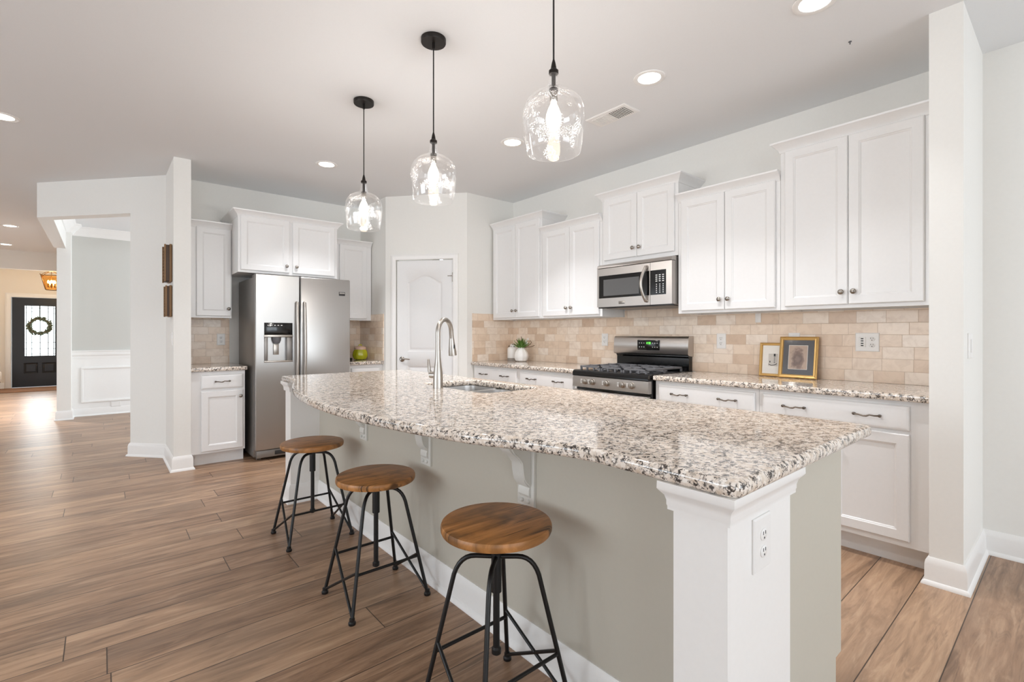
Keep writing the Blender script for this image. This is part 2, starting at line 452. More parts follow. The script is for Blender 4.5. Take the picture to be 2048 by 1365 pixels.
# left wall and rear wall with window openings (outside the frame)
m = MB()
ys = [(YMIN, .7), (3.3, 5.3), (7.9, YMAX)]
for a, b in ys: m.box(XMIN - .14, XMIN, a, b, 0, CZ)
for a, b in ((.7, 3.3), (5.3, 7.9)):
    m.box(XMIN - .14, XMIN, a, b, 0, .6); m.box(XMIN - .14, XMIN, a, b, 2.4, CZ)
struct(m.build('wall_left', M['wall'], smooth=False))
m = MB()
for a, b in ((XMIN, -3.3), (-.7, .5), (3.3, XW)): m.box(a, b, YMIN - .14, YMIN, 0, CZ)
for a, b in ((-3.3, -.7), (.5, 3.3)):
    m.box(a, b, YMIN - .14, YMIN, 0, .3); m.box(a, b, YMIN - .14, YMIN, 2.4, CZ)
struct(m.build('wall_rear', M['wall'], smooth=False))
def winframe(name, horizontal, c, a, b, z0, z1):
    m = MB(); t = .05
    def bx(u0, u1, w0, w1):
        if horizontal: m.box(u0, u1, c - .03, c + .03, w0, w1)
        else: m.box(c - .03, c + .03, u0, u1, w0, w1)
    bx(a, b, z0, z0 + t); bx(a, b, z1 - t, z1); bx(a, a + t, z0 + t, z1 - t); bx(b - t, b, z0 + t, z1 - t)
    n = 3
    for i in range(1, n):
        u = a + (b - a) * i / n; bx(u - .03, u + .03, z0 + t, z1 - t)
    return struct(m.build(name, M['trim'], smooth=False))
winframe('window_1', True, YMIN - .07 + .06, -3.3, -.7, .3, 2.4)
winframe('window_2', True, YMIN - .07 + .06, .5, 3.3, .3, 2.4)
winframe('window_3', False, XMIN, .7, 3.3, .6, 2.4)
winframe('window_4', False, XMIN, 5.3, 7.9, .6, 2.4)
winframe('window_5', False, 3.62, 7.0, 8.8, .7, 2.3)

# pantry corner: two return walls and a diagonal wall with a door opening
PA, PB = Vector((2.485, 5.175)), Vector((3.10, 4.43))
pd = (PB - PA).normalized(); PL = (PB - PA).length
pang = math.atan2(pd.y, pd.x)
PMX = Matrix.Translation((PA.x, PA.y, 0)) @ Matrix.Rotation(pang, 4, 'Z')   # local x along the wall, +y into the pantry
DU0, DU1, DH = 0.135, 0.800, 2.06
m = MB()
m.prism([(2.485, 5.175), (2.60, 5.21), (2.60, YF + .12), (2.485, YF + .12)], 0, CZ)
m.prism([(3.10, 4.43), (3.775, 4.43), (3.775, 4.55), (3.15, 4.55)], 0, CZ)
m.box(0, DU0 - .02, 0, .11, 0, CZ, M=PMX); m.box(DU1 + .02, PL, 0, .11, 0, CZ, M=PMX); m.box(DU0 - .02, DU1 + .02, 0, .11, DH + .02, CZ, M=PMX)
struct(m.build('wall_pantry', M['wall'], smooth=False))
# casing of the pantry door
CP = [(0, 0), (0, .012), (.012, .018), (.03, .016), (.05, .020), (.058, .016), (.058, 0)]
def casing(name, u0, u1, h, mx, mat, w=.058):
    m = MB(); k = w / .058
    def ring(u, sgn, z): return [mx @ Vector((u + sgn * a * k, -b, z + (a * k if z > .5 else 0))) for a, b in CP]
    m.loft([ring(u0, -1, 0), ring(u0, -1, h)]); m.loft([ring(u1, 1, 0), ring(u1, 1, h)])
    m.loft([ring(u0, -1, h), ring(u1, 1, h)])
    return struct(m.build(name, mat))
casing('trim_1', DU0 - .006, DU1 + .006, DH + .006, PMX, M['trim'])
# pantry door: slab with an arched upper panel and a lower panel
def arch_outline(u0, u1, z0, z1, rise):
    pts = [(u0, z0), (u1, z0), (u1, z1)]
    n = 18
    for i in range(1, n):
        t = i / n; u = u1 + (u0 - u1) * t
        s = math.sin(PI * t) ** 1.6
        pts.append((u, z1 + rise * s))
    pts.append((u0, z1))
    return pts
def shrink(pts, d):
    cx = sum(p[0] for p in pts) / len(pts); cz = (min(p[1] for p in pts) + max(p[1] for p in pts)) / 2
    w = max(abs(p[0] - cx) for p in pts); h = max(abs(p[1] - cz) for p in pts)
    return [(cx + (p[0] - cx) * (w - d) / w, cz + (p[1] - cz) * (h - d) / h) for p in pts]
door = MB()
FYD, BYD = .012, .052
orect = [(DU0, .008), (DU1, .008), (DU1, DH - .004), (DU0, DH - .004)]
panels = [arch_outline(DU0 + .125, DU1 - .125, z0, z1, rise) for (z0, z1, rise) in ((1.02, 1.81, .085), (.22, .86, 0.0))]
ed = []
for lp in [orect] + panels:
    vs = [door.bm.verts.new((u, FYD, z)) for u, z in lp]
    ed += [door.bm.edges.new((vs[i], vs[(i + 1) % len(vs)])) for i in range(len(vs))]
bmesh.ops.triangle_fill(door.bm, edges=ed, use_beauty=True)
door.loft([[(u, FYD, z) for u, z in orect], [(u, BYD, z) for u, z in orect]], cap=False)
door.face([(u, BYD, z) for u, z in orect])
for o in panels:
    rings = [[(u, y, z) for u, z in shrink(o, d)] for d, y in ((0, FYD), (.004, FYD + .003), (.016, FYD + .012), (.026, FYD + .012), (.042, FYD + .004), (.048, FYD + .003))]
    door.loft(rings, cap=False); door.face(rings[-1])
bmesh.ops.remove_doubles(door.bm, verts=list(door.bm.verts), dist=.0002)
pdoor = struct(door.build('door_1', M['door'], loc=(PA.x, PA.y, 0), rotz=pang))
m = MB()
m.lathe([(0, 0), (.030, 0), (.030, .008), (.024, .014), (.010, .016), (.010, .038), (0, .038)], M=Matrix.Rotation(PI / 2, 4, 'X'), c=(DU0 + .062, .0125, .935), seg=20)
m.tube([(DU0 + .062, -.018, .935), (DU0 + .085, -.024, .937), (DU0 + .12, -.024, .941), (DU0 + .155, -.020, .936), (DU0 + .165, -.018, .935)], [.009, .009, .008, .007, .005])
m.build('door_handle', M['nickel'], pdoor)
for hz in (1.86, 1.10, .3):
    MB().box(DU1 - .002, DU1 + .005, -.004, .016, hz - .05, hz + .05, .001).tube([(DU1 + .002, -.006, hz - .052), (DU1 + .002, -.006, hz + .052)], .006, 8).build('hinge', M['nickel'], pdoor)
# hinge stop on the top hinge
MB().tube([(DU1 - .005, -.008, 1.875), (DU1 - .05, -.03, 1.872)], .004, 8).build('hinge_stop', M['nickel'], pdoor)

# baseboards
BB = [(0, 0), (.028, 0), (.028, .006), (.024, .016), (.016, .022), (.015, .10), (.012, .116), (.006, .128), (.004, .132), (0, .132)]
def baseboard(name, path):
    return struct(MB().sweep(path, BB).build(name, M['trim']))
baseboard('baseboard_hall_end', [(.30, 6.26), (.218, 6.182), (.485, 5.87), (.485, 5.21), (.615, 5.21), (.615, 5.30)])
baseboard('baseboard_nib', [(3.18, .488), (3.10, .488), (3.10, .363), (XW, .363), (XW, YMIN)])
baseboard('baseboard_pantry_left', [(2.485, 5.21), (2.485, 5.175), tuple(PA + pd * (DU0 - .07))])
baseboard('baseboard_pantry_right', [tuple(PA + pd * (DU1 + .07)), (3.10, 4.43), (3.26, 4.43)])
baseboard('baseboard_dining_post', [(-.485, YMAX), (-.485, 9.34), (-.335, 9.34), (-.335, 9.6)])
baseboard('baseboard_dining', [(-.335, 9.6), (3.6, 9.6)])
baseboard('baseboard_front', [(-2.38, YMAX), (-1.66, YMAX)])
# dining room wainscot, chair rail, panel moulding, crown
m = MB(); m.box(-.335, 3.6, 9.588, 9.6, .10, .87)
m.sweep([(-.335, 9.6), (3.6, 9.6)], [(0, .85), (.015, .85), (.018, .89), (.028, .91), (.030, .955), (.036, .962), (.036, .975), (0, .975)])
for a, b in ((-.235, .9), (1.05, 2.2)):
    for r in ([(a, b, .20, .225), (a, b, .70, .725)]):
        m.box(r[0], r[1], 9.572, 9.59, r[2], r[3], .004)
    m.box(a, a + .025, 9.572, 9.59, .225, .70, .004); m.box(b - .025, b, 9.572, 9.59, .225, .70, .004)
struct(m.build('trim_2', M['trim'], smooth=False))
CRN = [(0, CZ - .13), (.012, CZ - .125), (.02, CZ - .11), (.05, CZ - .07), (.085, CZ - .03), (.09, CZ - .02), (.105, CZ - .012), (.11, CZ), (0, CZ)]
struct(MB().sweep([(-.39, 7.09), (-.39, 9.34), (-.335, 9.36), (-.335, 9.6), (3.6, 9.6), (3.6, 6.1)][::1], [(o, z) for o, z in CRN]).build('trim_3', M['trim']))
struct(MB().sweep([(-2.38, YMAX), (-.485, YMAX)], [(o * .9, z) for o, z in CRN]).build('trim_4', M['trim']))
FMX = Matrix.Translation((-1.55, YMAX, 0))
casing('trim_5', 0, .93, 2.05, FMX, M['trim'], .09)

# tiled splashbacks (wall surface)
def splash(name, x0, x1, y0, y1, z0, z1, mat):
    return struct(MB().box(x0, x1, y0, y1, z0, z1).build(name, M[mat], smooth=False))
struct(MB().box(XW - .010, XW - .0005, .489, 4.42, CT + .0005, 1.382).box(XW - .010, XW - .0005, 2.055, 2.795, 1.382, 1.446).build('trim_6', M['tile_y'], smooth=False))
splash('trim_7', 3.17, XW - .0105, 4.42, 4.4295, CT + .0005, 1.455, 'tile_x')
splash('trim_8', .6155, 1.035, YF - .010, YF - .0005, CT + .0005, 1.40, 'tile_x')
splash('trim_9', 2.04, 2.474, YF - .010, YF - .0005, CT + .0005, 1.40, 'tile_x')
splash('trim_10', 2.4745, 2.4845, 5.215, YF - .0005, CT + .0005, 1.455, 'tile_y')

# ------------------------------------------------------------------ cabinets
def knob(par, x, z, y=-.02):
    m = MB()
    m.lathe([(0, 0), (.0075, 0), (.006, .010), (.008, .014), (.0155, .018), (.0165, .023), (.013, .028), (.006, .031), (0, .0315)], M=Matrix.Rotation(PI / 2, 4, 'X'), c=(x, y, z), seg=18)
    return m.build('knob', M['nickel'], par)
def pull(par, x, z, y=-.02):
    m = MB(); L = .058
    m.tube([(x - L, y - .022, z + .003), (x - L * .6, y - .026, z + .001), (x - L * .25, y - .026, z - .004), (x, y - .026, z - .003), (x + L * .25, y - .026, z + .004), (x + L * .6, y - .026, z + .002), (x + L, y - .022, z + .003)], [.0045, .0042, .004, .005, .004, .0042, .0045], 8)
    for s in (-1, 1):
        m.tube([(x + s * L, y + .001, z + .003), (x + s * L, y - .024, z + .003)], .0055, 8)
        m.ball((x + s * L, y - .022, z + .003), .0085, u=10, v=7)
    return m.build('pull', M['bronze'], par)
def door_front(par, x0, x1, z0, z1, name='door', rail=.052, flatp=False):
    cx, cz, a, b = (x0 + x1) / 2, (z0 + z1) / 2, (x1 - x0) / 2, (z1 - z0) / 2
    if flatp: st = [(a, b, -.001), (a, b, -.012), (a - .004, b - .004, -.017), (a - .012, b - .012, -.0195), (a - .02, b - .02, -.020)]
    else: st = [(a, b, -.001), (a, b, -.015), (a - .005, b - .005, -.020), (a - rail, b - rail, -.020), (a - rail - .003, b - rail - .003, -.0165), (a - rail - .008, b - rail - .008, -.0145), (a - rail - .012, b - rail - .012, -.0105)]
    return MB().rects(cx, cz, st).build(name, M['cab'], par, smooth=False)
CROWN = [(0, 0), (.004, 0), (.008, .008), (.012, .020), (.030, .040), (.044, .052), (.050, .056), (.052, .066), (0, .066)]
def crown(par, w, d, z, left, right):
    path = []
    if left: path.append((0, d))
    path += [(0, 0), (w, 0)]
    if right: path.append((w, d))
    m = MB().sweep(path, [(o, z + h) for o, h in CROWN])
    return m.build('crown_moulding', M['cab'], par)
def upper(label, loc, rotz, w, d, z0, z1, doors, knobs, cl=False, cr=False, group=None, crown_on=True):
    t = thing('wall_cabinet', label, 'cabinet', (loc[0], loc[1], z0), rotz, group or 'white wall cabinets')
    h = z1 - z0
    m = MB(); m.box(0, w, 0, d, .012, h)
    # recessed underside behind a bottom rail
    m.box(0, w, 0, .02, 0, .012); m.box(0, .016, .02, d, 0, .012); m.box(w - .016, w, .02, d, 0, .012)
    m.build('body', M['cab'], t, smooth=False)
    for (a, b, c, e), kn in zip(doors, knobs):
        dr = door_front(t, a, b, c - z0, e - z0)
        if kn: knob(dr, kn[0], kn[1] - z0)
    if crown_on: crown(t, w, d, h - .045, cl, cr)
    return t
def base(label, loc, rotz, w, d, drawers, doors, group=None, toe_l=False):
    t = thing('base_cabinet', label, 'cabinet', (loc[0], loc[1], 0), rotz, group or 'white base cabinets')
    m = MB()
    m.prism([(0, .115), (0, .876), (d, .876), (d, 0), (.075, 0), (.075, .115)], 0, w, 'x')
    m.build('body', M['cab'], t, smooth=False)
    for (a, b, z0, z1, pulls) in drawers:
        dr = door_front(t, a, b, z0, z1, 'drawer_front', flatp=True)
        for px in pulls: pull(dr, px, (z0 + z1) / 2)
    for (a, b, z0, z1, kn) in doors:
        dd = door_front(t, a, b, z0, z1)
        if kn: knob(dd, kn[0], kn[1])
    return t
R = -PI / 2
# range wall (local x runs toward the camera: y = y0 - x)
XU = XW - .325
XB = 3.19
def up_range(label, yl, yr, z0, z1, dtop, zb, cl, cr, edge=(.03, .028), knobz=None, crown_on=True):
    w = yl - yr; mid = w / 2 + (edge[0] - edge[1]) / 2; g = .0018
    doors = [(edge[0], mid - g, zb, dtop), (mid + g, w - edge[1], zb, dtop)]
    kz = zb + .075 if knobz is None else knobz
    return upper(label, (XU, yl), R, w, .324, z0, z1, doors, [(mid - .032, kz), (mid + .032, kz)], cl, cr)
up_range('tall white two-door wall cabinet in the far corner beside the pantry wall', 4.405, 3.590, 1.383, 2.462, 2.418, 1.402, False, True)
up_range('shorter white two-door wall cabinet between the corner cabinet and the microwave', 3.588, 2.806, 1.383, 2.292, 2.256, 1.402, False, False)
up_range('small white two-door wall cabinet directly above the microwave', 2.804, 2.051, 1.845, 2.462, 2.418, 1.878, True, True)
up_range('shorter white two-door wall cabinet just right of the microwave', 2.049, 1.302, 1.383, 2.292, 2.256, 1.402, False, False)
up_range('large tall white two-door wall cabinet against the end wall, above the double outlet', 1.300, .492, 1.383, 2.470, 2.426, 1.405, True, False, (.03, .068))
# fridge wall
yu = YF - .33
upper('narrow white single-door wall cabinet left of the refrigerator', (.6155, yu), 0, .382, .328, 1.383, 2.305, [(.080, .375, 1.402, 2.268)], [(.352, 1.475)])
fc = upper('short white two-door cabinet above the refrigerator', (.9985, 5.25), 0, .955, .628, 1.823, 2.405, [(.02, .462, 1.845, 2.372), (.495, .925, 1.845, 2.372)], [(.432, 1.91), (.527, 1.91)], True, True)
upper('white single-door wall cabinet right of the refrigerator above the lime jar', (1.9545, yu), 0, .522, .328, 1.383, 2.300, [(.135, .46, 1.402, 2.262)], [None])
base('narrow white base cabinet with one drawer and one door left of the refrigerator', (.6155, 5.255), 0, .443, .622, [(.082, .424, .712, .842, [.25])], [(.082, .424, .135, .690, (.400, .632))])
base('white base cabinet right of the refrigerator under the lime jar', (2.08, 5.255), 0, .403, .622, [(.03, .37, .712, .842, [])], [(.03, .37, .135, .690, None)])
def base_range(label, yl, yr, l, r, hinge=True):
    w = yl - yr; a, b = l, w - r; mid = (a + b) / 2
    return base(label, (XB, yl), R, w, XW - XB - .012, [(a, b, .722, .850, [a + (b - a) * .255, a + (b - a) * .755])], [(a, mid - .002, .148, .704, (mid - .03, .64)), (mid + .002, b, .148, .704, (mid + .03, .64))])
base_range('white base cabinet with a wide two-pull drawer in the far corner by the pantry', 4.42, 3.655, .03, .02)
base_range('white base cabinet with a wide two-pull drawer immediately left of the stove', 3.653, 2.868, .03, .04)
base_range('white base cabinet with a wide two-pull drawer immediately right of the stove', 2.082, 1.330, .03, .022)
base_range('white base cabinet beside the end wall, its lower door in plain view', 1.328, .489, .024, .088)

# ------------------------------------------------------------------ worktops
def slab(name, outlines, z1, th, label, bev=.010, mat='granite'):
    cu = bpy.data.curves.new('tmp', 'CURVE'); cu.dimensions = '2D'; cu.fill_mode = 'BOTH'
    cu.extrude = th / 2 - bev; cu.bevel_depth = bev; cu.bevel_resolution = 3; cu.offset = -bev
    for pts in outlines:
        sp = cu.splines.new('POLY'); sp.points.add(len(pts) - 1)
        for p, q in zip(sp.points, pts): p.co = (q[0], q[1], 0, 1)
        sp.use_cyclic_u = True
    o = bpy.data.objects.new('tmp', cu); COL.objects.link(o)
    dg = bpy.context.evaluated_depsgraph_get(); dg.update()
    me = bpy.data.meshes.new_from_object(o.evaluated_get(dg))
    bpy.data.objects.remove(o)
    me.name = name; me.materials.clear(); me.materials.append(M[mat])
    me.polygons.foreach_set('use_smooth', [True] * len(me.polygons)); me.set_sharp_from_angle(angle=math.radians(50))
    r = bpy.data.objects.new(name, me); COL.objects.link(r); r.location = (0, 0, z1 - th / 2)
    return tag(r, label, 'countertop', 'granite worktops')
def rectp(x0, x1, y0, y1, rad=0.0, corners=(0, 1, 2, 3)):
    P = [(x0, y0), (x1, y0), (x1, y1), (x0, y1)]; out = []
    for i, (x, y) in enumerate(P):
        if rad and i in corners:
            cx = x + (rad if i in (0, 3) else -rad); cy = y + (rad if i in (0, 1) else -rad)
            a0 = [PI, 1.5 * PI, 0, .5 * PI][i]
            out += [(cx + rad * math.cos(a0 + t * PI / 12), cy + rad * math.sin(a0 + t * PI / 12)) for t in range(7)]
        else: out.append((x, y))
    return out
slab('countertop', [rectp(.616, 1.078, 5.218, YF - .001, .02, (1,))], CT, .038, 'short granite worktop on the base cabinet left of the refrigerator')
slab('countertop', [rectp(2.066, 2.484, 5.218, YF - .001)], CT, .038, 'short granite worktop right of the refrigerator, holding the lime jar')
slab('countertop', [rectp(3.153, XW - .0005, 2.868, 4.4295)], CT, .038, 'granite worktop between the pantry corner and the stove')
slab('countertop', [rectp(3.153, XW - .0005, .4885, 2.083)], CT, .038, 'granite worktop right of the stove, holding the gilt frames')
# island top: bowed on the stool side
NE, FE, IX0, IX1 = .463, 3.845, 1.012, 2.022
bow = []
n = 40
ya, yb = .86, 3.50; amp = .262
yc, hw = (ya + yb) / 2, (yb - ya) / 2
for i in range(n + 1):
    y = yb + (ya - yb) * i / n
    s = (y - yc) / hw
    if s > 0: v = 1 - s * s
    else: v = (1 - s * s) * (1 - .0 * s) if s > -.72 else None
    if v is None:
        t = (s + .72) / -.28; t = min(1, max(0, t)); v0 = 1 - .72 ** 2; v = v0 * (1 - t) ** 1.45
    bow.append((IX0 - amp * v, y))
outer = [(IX0 + .025, NE)] + [(IX1 - .03, NE), (IX1 - .009, NE + .009), (IX1, NE + .03), (IX1, FE - .03), (IX1 - .03, FE), (IX0 + .02, FE), (IX0, FE - .02), (IX0, 3.51)] + bow + [(IX0, NE + .025), (IX0 + .007, NE + .007)]
SX0, SX1, SY0, SY1 = 1.535, 1.925, 2.03, 2.70
hole = rectp(SX0, SX1, SY0, SY1, .06)[::-1]
it = slab('countertop', [outer, hole], CT, .038, 'large bowed granite island top with the sink cut into it', .014)
# ------------------------------------------------------------------ sink and faucet
sk = thing('kitchen_sink', 'stainless double-bowl sink set under the island top', 'sink', (0, 0, 0))
def bowl(y0, y1):
    m = MB(); rings = []
    for (g, z, rr) in ((-.012, .8755, .06), (.0, .8755, .06), (.006, .80, .055), (.012, .70, .05), (.04, .688, .05)):
        rings.append([(x, y, z) for x, y in rectp(SX0 + g, SX1 - g, y0 + g, y1 - g, rr)])
    m.loft(rings, cap=False)
    m.face(rings[-1])
    return m.build('bowl', M['sinksteel'], sk)
ymid = 2.40
bowl(ymid + .012, SY1); bowl(SY0, ymid - .012)
for yy in ((ymid + SY1) / 2, (ymid + SY0) / 2):
    MB().lathe([(.0, .002), (.03, .002), (.042, .006), (.045, .001)], c=((SX0 + SX1) / 2, yy, .688), seg=20).build('drain', M['nickel'], sk)
fx, fy = 1.469, 2.388
fa = math.radians(28); fd = Vector((math.cos(fa), math.sin(fa), 0))
fc_ = thing('faucet', 'tall brushed nickel gooseneck pull-down faucet beside the sink', 'faucet', (fx, fy, CT), fa)
MB().lathe([(0, 0), (.0285, 0), (.0285, .006), (.028, .05), (.026, .09), (.019, .14), (.0150, .18), (.0145, .22), (.0145, .2205)], seg=24).build('body', M['nickel2'], fc_)
pth = [(0, 0, .218), (0, 0, .30)]
for i in range(0, 15):
    a = PI * (1 - i / 14 * .93)
    pth.append((.078 + .078 * math.cos(a), 0, .318 + .078 * math.sin(a)))
pth += [(.162, 0, .275)]
MB().tube(pth, .0135, 14).build('spout', M['nickel2'], fc_)
hd = MB().tube([(.1605, 0, .285), (.163, 0, .262), (.170, 0, .205), (.174, 0, .182)], [.0145, .0165, .0235, .0245], 18).build('spray_head', M['nickel2'], fc_)
MB().ball((.160, -.0165, .235), .012, (.45, .5, 1.3), M=Matrix.Rotation(.12, 4, 'Y')).build('button', M['black'], hd)
hm = MB()
hm.tube([(0, .012, .075), (0, .050, .075)], [.020, .019], 16)
hm.build('handle_hub', M['nickel2'], fc_)
MB().tube([(0, .046, .078), (-.002, .056, .10), (-.006, .058, .135), (-.012, .056, .165)], [.012, .0095, .008, .006], 12).build('lever', M['nickel2'], fc_)

# ------------------------------------------------------------------ island base
isl = thing('kitchen_island', 'pale painted island base with end posts, corbels and baseboard', 'island', (1.245, .50, 0))
OX, OY = 1.245, .50
def IB(): return MB()
m = IB()
m.box(0, .12, .131, 3.20, 0, .876)
m.build('panel', M['island'], isl, smooth=False)
m = IB()
m.prism([(.12, 0), (.12, .8758), (.73, .8758), (.73, .115), (.675, .115), (.675, 0)], .047, .065, 'y')
m.prism([(.12, 0), (.12, .8758), (.73, .8758), (.73, .115), (.675, .115), (.675, 0)], 3.282, 3.30, 'y')
m.box(.71, .73, .065, 3.282, .115, .8758); m.box(.12, .71, .065, 3.282, .115, .135); m.box(.655, .675, .065, 3.282, 0, .115)
m.build('body', M['island'], isl, smooth=False)
for i, (y0, y1) in enumerate(((.09, .72), (.73, 1.42), (1.43, 2.25), (2.27, 2.86), (2.87, 3.26))):
    IB().box(.7305, .749, y0, y1, .15, .70, .004).build('door', M['island'], isl, smooth=False)
    IB().box(.7305, .749, y0, y1, .72, .85, .004).build('drawer_front', M['island'], isl, smooth=False)
CAP = [(0, 0), (.012, 0), (.012, .008), (.014, .012), (.014, .022), (.018, .034), (.028, .044), (.033, .050), (.033, .064), (0, .064)]
def post(y0, y1, out):
    p = IB().box(-.205, .143, y0, y1, 0, .8758).build('post', M['trim'], isl, smooth=False)
    pts = [(.143, y0), (-.205, y0), (-.205, y1), (.143, y1)]
    # run clockwise so the profile points outward
    path = [(.143, y1), (-.205, y1), (-.205, y0), (.143, y0), (.143, y0 + .04)]
    IB().sweep(path, [(o * .85, .808 + h) for o, h in CAP[:-2]] + [(.0275, .8755), (0, .8755)]).build('capital', M['trim'], p)
    IB().sweep(path, BB).build('base_moulding', M['trim'], p)
    return p
post(0.0, .131, 0)
post(3.20, 3.325, 0)
IB().sweep([(0, 3.20), (0, .131)], BB).build('baseboard', M['trim'], isl)
def corbel(y):
    m = IB()
    pr = [(0, 0), (-.012, .0), (-.022, .012), (-.022, .03), (-.018, .040), (-.03, .05), (-.045, .07), (-.052, .10), (-.056, .135), (-.075, .160), (-.10, .178), (-.118, .20), (-.122, .215), (-.15, .222), (-.165, .235), (-.172, .255), (-.172, .27), (0, .27)]
    m.loft([[(a, y - .030, .605 + b) for a, b in pr], [(a, y + .030, .605 + b) for a, b in pr]])
    m.box(-.012, .001, y - .047, y + .047, .57, .875, .002)
    for s in (-.018, .018): m.ball((-.014, y + s, .59), .008, u=10, v=6)
    # raised side tracing
    pr2 = [(a * .82 - .006, .622 + (b * .9)) for a, b in pr[4:-2]]
    for s in (-1, 1): m.tube([(a, y + s * .030, b) for a, b in pr2], .004, 6)
    return m.build('corbel', M['corbel'], isl)
for y in (.875, 1.625, 2.38): corbel(y)

# ------------------------------------------------------------------ outlets and switches
def plate(label, loc, rotz, w=.075, h=.12, kind='outlet', group=None, cat='outlet'):
    t = thing('light_switch' if kind == 'switch' else 'wall_outlet', label, cat, loc, rotz, group or ('white light switches' if kind == 'switch' else 'white wall outlets'))
    a, b = w / 2, h / 2
    MB().rects(0, 0, [(a, b, 0), (a, b, -.003), (a - .004, b - .004, -.006)]).build('cover_plate', M['white'], t, smooth=False)
    def duplex(cx):
        for cz in (-.020, .020):
            r = MB(); r.lathe([(0, 0), (.0165, 0), (.0165, .003), (.015, .004), (0, .004)], M=Matrix.Translation((cx, -.005, cz)) @ Matrix.Diagonal((1, 1, .88, 1)) @ Matrix.Rotation(PI / 2, 4, 'X'), seg=20)
            f = r.build('receptacle', M['white'], t)
            s = MB()
            for dx in (-.006, .006): s.box(cx + dx - .0012, cx + dx + .0012, -.0096, -.0085, cz + .001, cz + .009)
            s.ball((cx, -.009, cz - .007), .0028, (1, .3, 1), 8, 6)
            s.build('slot', M['slot'], f)
    if kind == 'outlet': duplex(0)
    elif kind == 'double':
        duplex(.026)
        f = MB().box(-.046, -.006, -.009, -.005, -.033, .033, .001).build('usb_insert', M['white'], t)
        s = MB()
        for z in (-.022, -.008, .008, .022): s.box(-.033, -.019, -.0098, -.0085, z - .0035, z + .0035)
        s.build('slot', M['slot'], f)
    elif kind == 'switch':
        MB().box(-.016, .016, -.010, -.005, -.033, .033, .002).build('rocker', M['white'], t)
    return t
XT = XW - .0103
plate('white wall outlet on the tile left of the stove', (XT, 3.03, 1.168), R)
plate('white wall outlet on the tile right of the stove', (XT, 1.86, 1.168), R)
plate('white wall outlet mostly hidden behind the larger gilt frame', (XT, 1.328, 1.172), R)
plate('white double plate with charging ports and sockets on tile near the end wall', (XT, .897, 1.172), R, .128, .12, 'double')
plate('white wall outlet on the tile left of the refrigerator', (.957, YF - .0103, 1.165), 0)
plate('white wall outlet on the near island post', (1.206, .4997, .727), 0, .094, .128)
plate('light switch plate on the end wall at the right edge of the kitchen', (3.285, .3627, 1.166), 0, .115, .125, 'switch', cat='switch')
plate('light switch seen edge-on below the carved panels', (.4847, 5.29, 1.18), R, .075, .12, 'switch', cat='switch')
tp = plate('low outlet on the white wainscot of the dining room', (.165, 9.5873, .15), 0, .12, .075, 'blank')
MB().box(XT - .006, XT, 1.555, 1.597, 1.31, 1.38, .002).build('wall_plate', M['white'])
tag(bpy.data.objects['wall_plate'], 'tiny pale plate high on the tile just under the wall cabinets', 'plate')

# ------------------------------------------------------------------ refrigerator
fr = thing('refrigerator', 'stainless side-by-side refrigerator with ice and water dispenser', 'refrigerator', (1.11, 5.08, 0))
FW = .925
MB().box(.004, FW - .004, .085, .74, .03, 1.775, .006).build('body', M['sidegrey'], fr)
def fdoor(x0, x1, hole=None):
    m = MB()
    if hole is None:
        m.box(x0, x1, 0, .075, .105, 1.80, .012, 3)
    else:
        hx0, hx1, hz0, hz1 = hole
        o = rectp(x0, x1, .105, 1.80, .008)
        rings = [[(x, .075, z) for x, z in o], [(x, .010, z) for x, z in o], [(x0 + (x - x0) * 1 + (0.006 if x < (x0 + x1) / 2 else -.006), 0, z + (.006 if z < 1 else -.006)) for x, z in o]]
        m.loft(rings[:2], cap=False); m.loft(rings[1:], cap=False); m.face(rings[0])
        # front face as a frame around the dispenser recess
        X = [x0 + .006, hx0, hx1, x1 - .006]; Z = [.111, hz0, hz1, 1.794]
        for i in range(3):
            for j in range(3):
                if i == 1 and j == 1: continue
                m.face([(X[i], 0, Z[j]), (X[i + 1], 0, Z[j]), (X[i + 1], 0, Z[j + 1]), (X[i], 0, Z[j + 1])])
        r0 = [(hx0, 0, hz0), (hx1, 0, hz0), (hx1, 0, hz1), (hx0, 0, hz1)]
        r1 = [(a, .06, c) for a, b, c in r0]
        m.loft([r0, r1], cap=False); m.face(r1)
        bmesh.ops.remove_doubles(m.bm, verts=list(m.bm.verts), dist=.0004)
    return m.build('door', M['steel'], fr, angle=30)
DX0, DX1, DZ0, DZ1 = .078, .337, .952, 1.333
d1 = fdoor(.003, .404, (DX0, DX1, DZ0, DZ1))
d2 = fdoor(.412, FW - .003)
# dispenser
dk = MB()
dk.box(DX0, DX1, .004, .05, 1.215, DZ1, .003)
disp = dk.build('dispenser_panel', M['blackgloss'], d1)
MB().box(DX0 - .002, DX1 + .002, -.008, .05, 1.192, 1.215, .003).build('dispenser_trim', M['nickel2'], disp)
MB().box(DX0 + .004, DX0 + .035, .006, .058, DZ0 + .012, 1.19, .002).box(DX1 - .050, DX1 - .004, .006, .058, DZ0 + .012, 1.19, .002).build('dispenser_cheek', M['sidegrey'], disp)
MB().lathe([(.042, 0), (.040, .03), (.028, .06), (.0, .06)], M=Matrix.Rotation(PI, 4, 'X'), c=((DX0 + DX1) / 2 - .01, .035, 1.192), seg=16).build('ice_chute', M['blackmatte'], disp)
MB().box((DX0 + DX1) / 2 - .035, (DX0 + DX1) / 2 + .015, .046, .052, 1.02, 1.13, .002).build('paddle', M['nickel2'], disp)
MB().box(DX0 - .002, DX1 + .002, -.008, .056, DZ0 - .004, DZ0 + .012, .004).build('drip_tray', M['nickel2'], disp)
mk = MB()
for i in range(5): mk.box(DX0 + .03 + i * .03, DX0 + .045 + i * .03, .0028, .0042, 1.305, 1.311)
mk.build('keypad', M['key'], disp)
